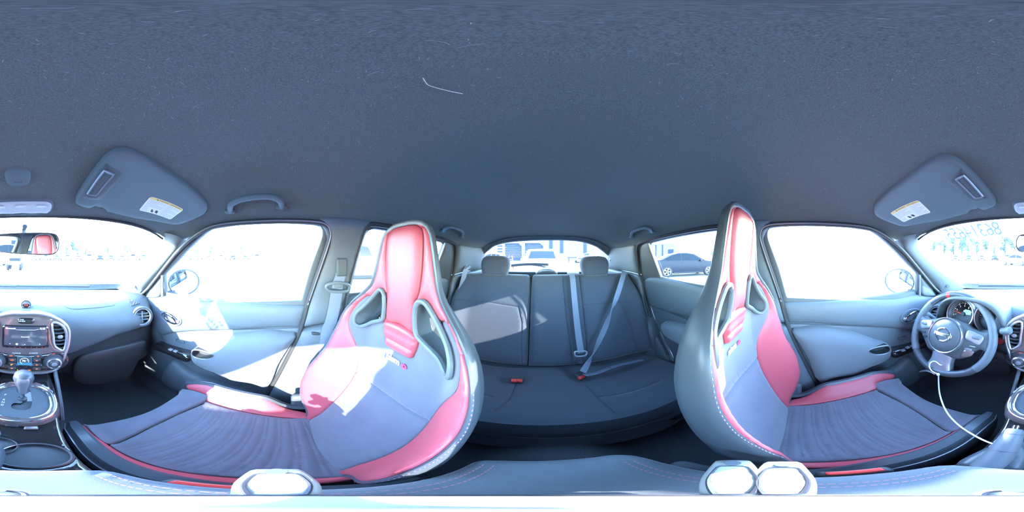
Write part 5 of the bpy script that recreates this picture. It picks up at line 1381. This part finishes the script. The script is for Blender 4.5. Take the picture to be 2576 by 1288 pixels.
c_ = CUp(1535, 926, -.645); lathe('strap_stud', c_, (0, .5, .8), [(.006, 0), (.006, .003), (.003, .005), (.001, .005)], 'plastic_dark', q, n=12)
# passenger-side rear belt parked at the pillar
q = thing('seat_belt', 'rear belt parked along the pillar on the passenger side', 'seat belt', tuple(RBp(1140, 800, .06)))
pp = [RBp(1180, 668, .02), RBp(1172, 678, .05), RBp(1166, 700, .06), RBp(1158, 730, .07), RBp(1148, 760, .08), RBp(1140, 800, .08), RBp(1136, 840, .07)]
ribbon('strap', sp(pp, 4, False), .036, 'belt', q, ups=[Vector((.5, .8, 0))] * 25)
tube('belt_hook', [RBp(1168, 676, .06), RBp(1176, 671, .065), RBp(1182, 667, .06)], .006, 'satin', q)
# rear buckles
for (x, y, lb, yaw) in ((1294, 955, 'red rear belt buckle in the bench, nearer the passenger-side door of a pair', .1), (1308, 955, 'red rear belt buckle in the bench, nearer the middle of a pair', -.1), (1461, 947, 'red rear belt buckle holding the twisted belt', .5)):
    c_ = CUp(x, y, -.672)
    q = thing('rear_belt_buckle', lb, 'buckle', (c_.x, c_.y, -.70), group='rear belt buckles')
    box('buckle_case', (c_.x, c_.y - .012, -.678), (.030 if x != 1461 else .040, .05, .024), 'plastic_dark', q, rot=(R(-20), 0, yaw), bevel=.004)
    box('release_button', (c_.x, c_.y + .012, -.670), (.024 if x != 1461 else .032, .018, .018), 'red_plastic', q, rot=(R(-20), 0, yaw), bevel=.003)
# ================================================================== CAMERA STAND on the console box
stand = thing('camera_stand', 'small cream camera stand with folding feet standing on the cloth console box', 'camera stand', (CX, 0, AZ + .002))
lathe('hub_disc', (CX, 0, AZ + .004), (0, 0, 1), [(.026, -.003), (.026, .012), (.015, .018), (.013, .038), (.036, .042), (.040, .047), (.038, .052), (.012, .054), (.008, .06), (.006, .08), (.001, .08)], 'stand_white', stand, n=36)
lathe('hub_ring', (CX, 0, AZ + .004), (0, 0, 1), [(.040, .043), (.043, .047), (.040, .051)], 'stand_dark', stand, n=36, cap=False)
def foot(az, r0, r1, w0, w1, parts):
    a = R(az); o_ = Vector((CX, 0, AZ + .046)); e = Vector((math.sin(a), math.cos(a), 0)); t = Vector((e.y, -e.x, 0))
    fmap_ = lambda u, v, h: o_ + e * v + t * u + Vector((0, 0, h))
    shp = [Vector(p) for p in [(-w0, r0), (-w0, r0), (w0, r0), (w0, r0), (w1, (r0 + r1) / 2), (w1 * .9, r1 * .95), (w1 * .5, r1), (-w1 * .5, r1), (-w1 * .9, r1 * .95), (-w1, (r0 + r1) / 2)]]
    f_ = patch('foot', sp(shp, 4), fmap_, 'stand_white', stand, res=.008, puff=.007, pw=.006, base=0, skirt=.006)
    ins = [Vector((p.x * .74, r0 + (p.y - r0) * .72 + (r1 - r0) * .10)) for p in shp]
    tube('foot_groove', [fmap_(p.x, p.y, .0072) for p in resample(sp(ins, 4), .004)], .0012, 'stand_dark', f_, closed=True, n=5)
    c_ = fmap_(0, r1 * .93, .007); lathe('foot_screw', c_, (0, 0, 1), [(w1 * .4, 0), (w1 * .38, .002), (.0005, .002)], 'satin', f_, n=16)
foot(-96, .034, .128, .007, .0165, 0); foot(-113.5, .034, .132, .007, .0165, 0); foot(86, .034, .108, .010, .019, 0); foot(-14, .034, .056, .010, .012, 0)
# ================================================================== DOOR MIRRORS outside
for s in (1, -1):
    c_ = Vector((s * .84, .60, -.165))
    t = thing('door_mirror', 'white oval door mirror outside the %s window' % ('passenger' if s > 0 else 'driver'), 'door mirror', tuple(c_ - Vector((0, 0, .1))), group='door mirrors')
    n_ = Vector((-.50 * s, -.86, .04)).normalized(); X_, Y_, Z_ = basis(n_)
    sh = [(.105 * math.cos(a) * (1.0), .082 * math.sin(a)) for a in np.linspace(0, 2 * PI, 37)[:-1]]
    loft('mirror_housing', [[c_ + X_ * p[0] * f + Y_ * p[1] * f + Z_ * h for p in sh] for f, h in ((.97, -.004), (1.0, .0), (1.05, -.02), (1.04, -.06), (.85, -.11), (.45, -.14), (.02, -.145))], 'paint_white', t, cap=False)
    patch('mirror_glass', [(p[0] * .95, p[1] * .95) for p in sh], lambda u, v, h: c_ + X_ * u + Y_ * v + Z_ * (h - .003), 'mirror', t, res=.05, base=0)
    tube('mirror_rim', [c_ + X_ * p[0] * .98 + Y_ * p[1] * .98 for p in sh], .005, 'plastic_dark', t, closed=True, n=6)
    tube('mirror_arm', [c_ + Vector((-s * .05, .05, -.055)), c_ + Vector((-s * .11, .07, -.075)), c_ + Vector((-s * .165, .07, -.085))], .03, 'plastic_dark', t, flat=.5)
# ================================================================== OUTSIDE: lot, vehicles, buildings, trees
mat('asphalt', (.34, .36, .39), .95, noise=(3, .15), bump=.3, bscale=40, spec=.2)
mat('metal_wall', (.12, .13, .14), .7, spec=.2)
mat('metal_wall_blue', (.012, .022, .04), .6, spec=.2)
mat('roof_grey', (.30, .32, .35), .6)
mat('tyre', (.02, .02, .02), .8)
mat('alloy', (.30, .31, .33), .4)
mat('car_glass', (.008, .012, .014), .15, spec=.25)
mat('car_dark', (.010, .012, .018), .45, spec=.3)
mat('car_silver', (.10, .11, .125), .45, spec=.3)
mat('car_white', (.40, .42, .45), .4, spec=.3)
mat('car_grey', (.20, .22, .25), .25, coat=.6)
mat('car_red', (.35, .05, .04), .3, coat=.5)
mat('bark', (.16, .12, .09), .9)
mat('leaves', (.07, .12, .09), .8, noise=(1.5, .3))
mat('leaves_b', (.09, .14, .11), .8, noise=(1.5, .3))
gp_ = [(-220, -220), (220, -220), (220, 220), (-220, 220)]
g_ = obj('ground', [(x, y, GROUND) for x, y in gp_], [(0, 1, 2, 3)], 'asphalt', smooth=False)
tagst(g_, 'sunlit pale asphalt lot all round the car')
def lathe0(c, ax, prof, n=20):
    x, y, z = basis(ax); c = Vector(c); V = []
    for r, h in prof: V += [c + x * (r * math.cos(2 * PI * j / n)) + y * (r * math.sin(2 * PI * j / n)) + z * h for j in range(n)]
    return V, grid_faces(len(prof), n, False, True)
CARS = {}
def car_proto(kind, paint):
    if kind == 'sedan':
        L, W, H, zb = 4.5, 1.78, 1.45, .92; roof = [(0, .55), (.02, .80), (.10, 1.0), (.55, 1.04), (1.15, 1.32), (1.6, 1.43), (2.1, 1.45), (2.6, 1.38), (3.35, .98), (4.2, .86), (4.42, .70), (4.5, .45)]
        win = [[(.72, 1.06), (1.18, 1.28), (1.62, 1.37), (1.72, 1.375), (1.72, .98), (.85, .97)], [(1.78, .98), (1.78, 1.375), (2.12, 1.385), (2.55, 1.31), (2.98, 1.02), (2.98, .98)]]
        wh = (.85, 3.55); wr = .33
    elif kind == 'suv':
        L, W, H, zb = 4.4, 1.82, 1.62, 1.02; roof = [(0, .55), (.02, .95), (.10, 1.15), (.40, 1.5), (.8, 1.60), (1.6, 1.62), (2.2, 1.58), (2.6, 1.48), (3.25, 1.08), (4.1, .98), (4.32, .8), (4.4, .5)]
        win = [[(.35, 1.20), (.55, 1.46), (1.0, 1.53), (1.0, 1.10), (.45, 1.10)], [(1.07, 1.10), (1.07, 1.53), (1.75, 1.54), (1.75, 1.08)], [(1.82, 1.08), (1.82, 1.54), (2.2, 1.50), (2.5, 1.42), (2.95, 1.12), (2.95, 1.08)]]
        wh = (.80, 3.50); wr = .35
    else:
        L, W, H, zb = 5.4, 1.95, 1.85, 1.15; roof = [(0, .7), (.02, 1.10), (.10, 1.18), (1.9, 1.18), (2.0, 1.25), (2.25, 1.75), (2.6, 1.85), (3.2, 1.84), (3.5, 1.72), (4.05, 1.25), (5.1, 1.15), (5.35, .95), (5.4, .6)]
        win = [[(2.15, 1.25), (2.35, 1.70), (2.75, 1.76), (2.75, 1.22)], [(2.82, 1.22), (2.82, 1.76), (3.2, 1.74), (3.45, 1.62), (3.85, 1.25), (3.85, 1.22)]]
        wh = (1.05, 4.35); wr = .40
    root = thing('parked_car', '', 'car', (0, 0, GROUND)); o0 = Vector((0, 0, GROUND))
    hw = lambda z: W / 2 * (1 - .05 * sstep(.55, .2, z) - .035 * sstep(.7, zb, z) - .20 * max(0, (z - zb)) / (H - zb))
    rl = lambda x: lerp_tab(roof, x)[0]
    xs = sorted(set([x for x, _ in roof] + list(np.linspace(0, L, 36)))); rings = []
    for x in xs:
        zt = rl(x); e = 1 - .16 * (sstep(.5, 0, x) ** 2 + sstep(L - .6, L, x) ** 2); half = []
        zs_ = [.22, .30, .45, .62, .78, .90]; zs_ = [min(z, zt - .02) for z in zs_]
        for z in (zb + .0, zb + (zt - zb) * .45, zt - .06, zt - .02): zs_.append(min(max(z, .9), zt - .01) if zt > .95 else zt - .01)
        for z in zs_: half.append((hw(z) * e, z))
        half.append((hw(zt) * e * .80, zt)); half.append((0, zt + .015))
        ring = [Vector((y, x - L / 2, z)) for y, z in half] + [Vector((-y, x - L / 2, z)) for y, z in half[-2::-1]]
        rings.append([p + o0 for p in ring])
    b = loft('body', rings, paint, root, closed=True, sharp=35)
    for s in (1, -1):
        for w in win:
            patch('side_window', w, lambda u, v, h: o0 + Vector((s * (hw(v) + .006), u - L / 2, v)), 'car_glass', root, res=.12, flip=s < 0)
        for x in wh:
            c = o0 + Vector((s * (W / 2 - .10), x - L / 2, wr)); ax = (s, 0, 0)
            V, F = lathe0(c, ax, [(wr * .62, .10), (wr * .72, .125), (wr * .95, .12), (wr, .08), (wr, -.08)], 26)
            t_ = obj('tyre', V, F, 'tyre', root)
            V, F = lathe0(c, ax, [(wr * .68, .116), (wr * .62, .122), (wr * .60, .05)], 26); rm = obj('wheel_rim', V, F, 'alloy', t_)
            V, F = lathe0(c, ax, [(wr * .62, .04), (.001, .04)], 20); obj('wheel_well', V, F, 'tyre', t_)
            for k in range(5):
                a = 2 * PI * k / 5 + .3
                for da in (-.16, .16):
                    p0 = c + Vector((s * .115, .035 * math.sin(a), .035 * math.cos(a))); p1 = c + Vector((s * .105, wr * .63 * math.sin(a + da), wr * .63 * math.cos(a + da)))
                    tube('spoke', [p0, p1], .022, 'alloy', t_, n=5)
        # lamps, door lines, mirror
        for (x0, z0, m_, nm) in ((L - .10, .72 if kind != 'pickup' else 1.0, 'lamp_lens', 'head_lamp'), (.07, .85 if kind != 'pickup' else 1.0, 'red_plastic', 'tail_lamp')):
            box(nm, o0 + Vector((s * W * .36, x0 - L / 2, z0)), (W * .20, .10, .14), m_, root, bevel=.03)
        box('mirror', o0 + Vector((s * (W / 2 + .03), (.66 if kind != 'pickup' else .70) * L - L / 2, zb + .06)), (.14, .10, .13), paint, root, bevel=.03)
        for x in ((win[0][-2][0] + win[1][0][0]) / 2, win[-1][-1][0] + .05):
            tube('door_gap', [o0 + Vector((s * (hw(z) + .003), x - L / 2, z)) for z in (.35, .6, .8, zb)], .006, 'tyre', root, n=4)
        tube('sill', [o0 + Vector((s * (hw(.25) + .0), wh[0] + wr + .05 - L / 2, .25)), o0 + Vector((s * (hw(.25)), wh[1] - wr - .05 - L / 2, .25))], .05, 'tyre', root, n=6)
    # windshield and back glass along the roof line
    def strip(nm, x0, x1):
        rows = []
        for x in np.linspace(x0, x1, 6):
            z = rl(x) + .02; w = hw(z) * .74; rows.append([o0 + Vector((w * t, x - L / 2, z + .012 * (1 - t * t))) for t in np.linspace(-1, 1, 7)])
        loft(nm, rows, 'car_glass', root, closed=False, cap=False)
    if kind == 'sedan': strip('windshield', 2.66, 3.3); strip('rear_glass', .6, 1.2)
    elif kind == 'suv': strip('windshield', 2.64, 3.2); strip('rear_glass', .14, .38)
    else: strip('windshield', 3.54, 4.0); strip('rear_glass', 2.03, 2.22)
    box('grille', o0 + Vector((0, L / 2 - .02, .55 if kind != 'pickup' else .8)), (W * .5, .08, .22), 'tyre', root, bevel=.02)
    box('number_plate', o0 + Vector((0, -L / 2 - .005, .75)), (.32, .03, .15), 'print_white', root, bevel=.005)
    return root
def place(kind, paint, px_, dist, yaw, label, group=None):
    """stand a car on the ground in the direction of pixel column px_, dist metres away; yaw = heading of its nose"""
    a = (px_ - FWD) / 2576 * 2 * PI
    key = (kind, paint)
    if key in CARS: o = copy_tree(CARS[key])
    else: o = car_proto(kind, paint); CARS[key] = o
    o.location = (CX + dist * math.sin(a), dist * math.cos(a), GROUND); o.rotation_euler = (0, 0, -R(yaw))
    o['label'] = label
    if group: o['group'] = group
    elif 'group' in o: del o['group']
    return o
# yaw: 0 = nose to car front (+Y), 90 = nose to the right (+X)
place('suv', 'car_white', 1364, 8.3, 0, 'white crossover parked nose-on behind the rear window')
place('sedan', 'car_dark', 1722, 10.6, -62, 'dark blue sedan parked side-on beyond the rear driver-side window')
place('pickup', 'car_silver', 905, 9.0, 20, 'silver pickup truck beyond the rear passenger-side window')
place('pickup', 'car_white', 1486, 30, 60, 'white pickup truck parked by the metal building near the stacked bench')
place('sedan', 'car_white', 2556, 22, -70, 'white sedan alone in the open lot ahead of the car')
place('suv', 'car_grey', 1236, 24, 100, 'grey crossover parked near the red hand truck')
row = [('sedan', 'car_white'), ('suv', 'car_grey'), ('sedan', 'car_silver'), ('suv', 'car_white'), ('sedan', 'car_red'), ('pickup', 'car_white'), ('sedan', 'car_dark')]
colr = {'car_white': 'white', 'car_grey': 'grey', 'car_silver': 'silver', 'car_red': 'red', 'car_dark': 'dark blue'}
KN = {'suv': 'crossover', 'pickup': 'pickup', 'sedan': 'sedan'}
def car_row(seq, x0, dx, dist, yaw, where, group):
    nm = [colr[p] + ' ' + KN[k] for k, p in seq]
    for k, (kd, pt) in enumerate(seq):
        if k == 0: lab = '%s ending the row next to the %s, %s' % (nm[0], nm[1], where)
        elif k == len(seq) - 1: lab = '%s ending the row next to the %s, %s' % (nm[k], nm[k - 1], where)
        else: lab = '%s between a %s and a %s, %s' % (nm[k], nm[k - 1], nm[k + 1], where)
        place(kd, pt, x0 + k * dx, dist, yaw, lab, group)
I = [row[i] for i in (0, 1, 2, 3, 4, 5, 6, 2, 0, 5, 1, 4, 3)]
car_row(I, 90, 27, 50, 205, 'ahead', 'far row ahead of the windshield')
car_row([row[i] for i in (1, 4, 0, 3, 6, 2, 5)], 468, 30, 54, 270, 'beyond the passenger window', 'far row beyond the passenger window')
car_row([row[i] for i in (0, 2, 4, 6, 1)], 2405, 32, 46, 150, 'below the tree belt', 'far row below the tree belt')
# utility cart ahead
def ground_at(px_, dist):
    a = (px_ - FWD) / 2576 * 2 * PI; return Vector((CX + dist * math.sin(a), dist * math.cos(a), GROUND))
c = ground_at(38, 15)
cart = thing('utility_cart', 'small dark open utility cart standing in the lot ahead', 'cart', tuple(c))
box('cart_body', c + Vector((0, 0, .62)), (1.2, 2.0, .35), 'car_grey', cart, bevel=.08)
for sx in (-1, 1):
    for sy in (-1, 1):
        V, F = lathe0(c + Vector((sx * .55, sy * .75, .32)), (sx, 0, 0), [(.001, .10), (.2, .11), (.30, .1), (.32, .05), (.32, -.1)], 18); obj('tyre', V, F, 'tyre', cart)
        tube('roll_bar', [c + Vector((sx * .5, sy * .6, .75)), c + Vector((sx * .48, sy * .5, 1.7))], .03, 'tyre', cart)
box('cart_roof', c + Vector((0, 0, 1.72)), (1.1, 1.2, .05), 'car_grey', cart, bevel=.02)
box('cart_seat', c + Vector((0, -.1, .9)), (1.0, .5, .3), 'tyre', cart, bevel=.05)
# ---- metal building behind
a0 = (1368 - FWD) / 2576 * 2 * PI
BY = -42.0
bl = thing('metal_building', 'white ribbed metal building with two blue-grey roll-up doors behind the car', 'building', (0, BY, GROUND))
def bw(u, v, h): return Vector((u, BY + h, GROUND + v))
def ax_at(px_): return onY(px_, 650, BY).x
drs = [(1270, 1313), (1320, 1367)]
dpoly = []
for a, b in drs:
    x0, x1 = sorted((ax_at(a), ax_at(b))); dpoly.append([(x0, .0), (x1, .0), (x1, 4.6), (x0, 4.6)])
patch('wall', [(-26, -.02), (15, -.02), (15, 9), (-26, 9)], bw, 'metal_wall', bl, exclude=dpoly, res=3.)
V = []; F = []
for x in np.arange(-26, 15, .35):
    if any(min(p[0] for p in dp) - .1 < x < max(p[0] for p in dp) + .1 for dp in dpoly): zlo = 4.7
    else: zlo = 0
    b = len(V); V += [bw(x - .04, zlo, .0), bw(x - .02, zlo, .05), bw(x + .02, zlo, .05), bw(x + .04, zlo, .0), bw(x - .04, 9, .0), bw(x - .02, 9, .05), bw(x + .02, 9, .05), bw(x + .04, 9, .0)]
    F += [(b, b + 1, b + 5, b + 4), (b + 1, b + 2, b + 6, b + 5), (b + 2, b + 3, b + 7, b + 6)]
o = obj('wall_ribs', V, F, 'metal_wall', bl, smooth=False); o['kind'] = 'stuff'
for dp in dpoly:
    x0, x1 = min(p[0] for p in dp), max(p[0] for p in dp)
    fr = tube('door_frame', [bw(x0, 0, .05), bw(x0, 4.6, .05), bw(x1, 4.6, .05), bw(x1, 0, .05)], .09, 'metal_wall', bl, n=4)
    for k in range(9):
        z0 = k * .511
        box('door_panel', bw((x0 + x1) / 2, z0 + .25, -.18), (x1 - x0, .06, .508), 'metal_wall_blue', bl, bevel=.012)
for px_ in (1386, 1413, 1472):
    x = ax_at(px_); box('downpipe', bw(x, 5.5, .10), (.9, .12, 7), 'metal_wall_blue', bl, bevel=.03)
x0, x1 = sorted((ax_at(1252), ax_at(1264)))
for k in range(3): box('louvre', bw((x0 + x1) / 2, 2.4 + k * .75, .06), (x1 - x0, .1, .35), 'metal_wall_blue', bl, bevel=.02)
obj('roof', [bw(-26, 9, .3), bw(15, 9, .3), bw(15, 10.5, -12), bw(-26, 10.5, -12)], [(0, 1, 2, 3)], 'roof_grey', bl)
# side building beyond the sedan
def side_pt(px_, d): return ground_at(px_, d)
A = side_pt(1632, 34); B = side_pt(1703, 30); t_ = (B - A).normalized(); n_ = Vector((t_.y, -t_.x, 0)); n_ = n_ if n_.dot(CAM - A) > 0 else -n_
b2 = thing('side_building', 'smaller white metal building with a blue door beyond the dark sedan', 'building', tuple(A))
L_ = (B - A).length
sm2 = lambda u, v, h: A + t_ * u + n_ * h + Vector((0, 0, v))
patch('wall', [(-8, 0), (L_, 0), (L_, 3.55), (-8, 3.55)], sm2, 'metal_wall', b2, res=2.)
obj('gable_wall', [sm2(L_, 0, 0), sm2(L_, 0, -10), sm2(L_, 3.8, -10), sm2(L_, 3.55, 0)], [(0, 1, 2, 3)], 'metal_wall', b2)
obj('roof', [sm2(-8, 3.55, .2), sm2(L_ + .2, 3.55, .2), sm2(L_ + .2, 4.2, -10), sm2(-8, 4.2, -10)], [(0, 1, 2, 3)], 'roof_grey', b2)
box('door', sm2(L_ * .80, 1.3, .03), (L_ * .18, .08, 2.4), 'metal_wall_blue', b2, axes=(t_, n_, Vector((0, 0, 1))), bevel=.02)
for u in (.28, .52): box('downpipe', sm2(L_ * u, 1.75, .05), (.2, .1, 3.4), 'metal_wall_blue', b2, axes=(t_, n_, Vector((0, 0, 1))), bevel=.02)
# bench stack and red hand truck by the building
c = ground_at(1443, 30)
bn = thing('stacked_bench', 'low dark bench frame standing before the white building', 'bench', tuple(c))
box('bench_top', c + Vector((0, 0, .95)), (2.2, .5, .12), 'car_dark', bn, bevel=.02)
for sx in (-1, 1): box('bench_leg', c + Vector((sx * .9, 0, .45)), (.1, .4, .9), 'car_dark', bn, bevel=.02)
box('bench_crate', c + Vector((-.6, .3, .2)), (.8, .4, .4), 'tyre', bn, bevel=.03)
c = ground_at(1284, 16)
ht = thing('hand_truck', 'red tubular hand truck standing on the lot behind the car', 'hand truck', tuple(c))
for sx in (-.22, .22):
    tube('frame_tube', [c + Vector((sx, 0, .15)), c + Vector((sx, -.05, 1.0)), c + Vector((sx * .6, -.1, 1.25))], .03, 'red_plastic', ht)
    V, F = lathe0(c + Vector((sx * 1.3, 0, .14)), (1, 0, 0), [(.001, .04), (.13, .04), (.14, 0), (.13, -.04), (.001, -.04)], 16); obj('wheel', V, F, 'tyre', ht)
for z in (.3, .6, .9): tube('cross_bar', [c + Vector((-.22, 0, z)), c + Vector((.22, 0, z))], .025, 'red_plastic', ht)
box('toe_plate', c + Vector((0, .15, .05)), (.45, .3, .03), 'red_plastic', ht, bevel=.005)
# ---- trees
def tree_proto(m_, seed, spread, n_leaf=5200):
    r = np.random.default_rng(seed)
    root = thing('tree', '', 'tree', (0, 0, GROUND)); o0 = Vector((0, 0, GROUND))
    tube('trunk', [o0 + Vector((0, 0, -.05)), o0 + Vector((.1, 0, 1.6)), o0 + Vector((-.1, .1, 3.2)), o0 + Vector((.1, 0, 5))], [.28, .22, .17, .08], 'bark', root, n=8)
    for k in range(5):
        a = k * 1.26 + seed; tube('branch', [o0 + Vector((0, 0, 2.0 + .4 * k)), o0 + Vector((math.cos(a) * spread * .5, math.sin(a) * spread * .5, 3.4 + .45 * k))], [.09, .03], 'bark', root, n=5)
    blobs = [(r.normal(0, spread * .42), r.normal(0, spread * .42), r.uniform(1.6, 6.2), r.uniform(.8, 1.5)) for _ in range(16)]
    V = []; F = []
    for i in range(n_leaf):
        bx, by, bz, br = blobs[i % 16]; d = r.normal(size=3); d /= np.linalg.norm(d); rr = br * r.uniform(.55, 1.0)
        p = np.array([bx, by, bz]) + d * rr * np.array([1, 1, .8]); a = r.normal(size=3); a /= np.linalg.norm(a); b = np.cross(a, d); b /= np.linalg.norm(b) + 1e-9
        s_ = r.uniform(.07, .15); q = len(V)
        for e, f in ((-1, 0), (0, -.45), (1, 0), (0, .45)): V.append(o0 + Vector(p + a * e * s_ + b * f * s_))
        F.append((q, q + 1, q + 2, q + 3))
    o = obj('foliage', V, F, m_, root, smooth=False); o['kind'] = 'stuff'
    return root
protos = [tree_proto('leaves', 3, 1.7), tree_proto('leaves_b', 5, 2.2), tree_proto('leaves', 9, 1.4)]
used = set()
def plant(k, px_, dist, sc, label, group):
    o = protos[k] if k not in used else copy_tree(protos[k]); used.add(k)
    o.location = ground_at(px_, dist); o.scale = (sc, sc, sc); o.rotation_euler = (0, 0, px_ * .37); o['label'] = label; o['group'] = group
for k, (px_, d, sc) in enumerate([(2350, 62, 1.15), (2375, 58, 1.35), (2398, 64, 1.3), (2420, 58, 1.25), (2436, 60, 1.5), (2458, 66, 1.25), (2480, 60, 1.2), (2502, 64, 1.1), (2528, 60, 1.45), (2545, 66, 1.35), (2572, 62, 1.2)]):
    plant(k % 3, px_, d + 14 * (k % 2), sc * (1 + .2 * (k % 2)), 'leafy tree in the dense belt beyond the driver side of the windshield', 'trees beyond the driver side of the windshield')
for k, (px_, d, sc) in enumerate([(152, 70, .9), (168, 72, 1.0), (182, 70, 1.35), (196, 74, .95), (216, 75, .9), (272, 70, 1.1), (320, 70, 1.1)]):
    plant((k + 1) % 3, px_, d + 12 * (k % 2), sc, 'round leafy tree beyond the far row of cars ahead', 'trees beyond the far row ahead')
for k, (px_, d, sc) in enumerate([(494, 70, 1.1), (530, 76, 1.0), (570, 70, 1.1), (606, 76, 1.0)]):
    plant((k + 2) % 3, px_, d, sc, 'leafy tree far beyond the passenger window', 'trees beyond the passenger window')
for k, (px_, d, sc) in enumerate([(1706, 55, .8), (1722, 60, .7), (1738, 62, .7), (1752, 62, .72), (1770, 64, .75), (1792, 62, .8)]):
    plant(k % 3, px_, d + 10 * (k % 2), sc, 'leafy tree beyond the dark sedan', 'trees beyond the dark sedan')
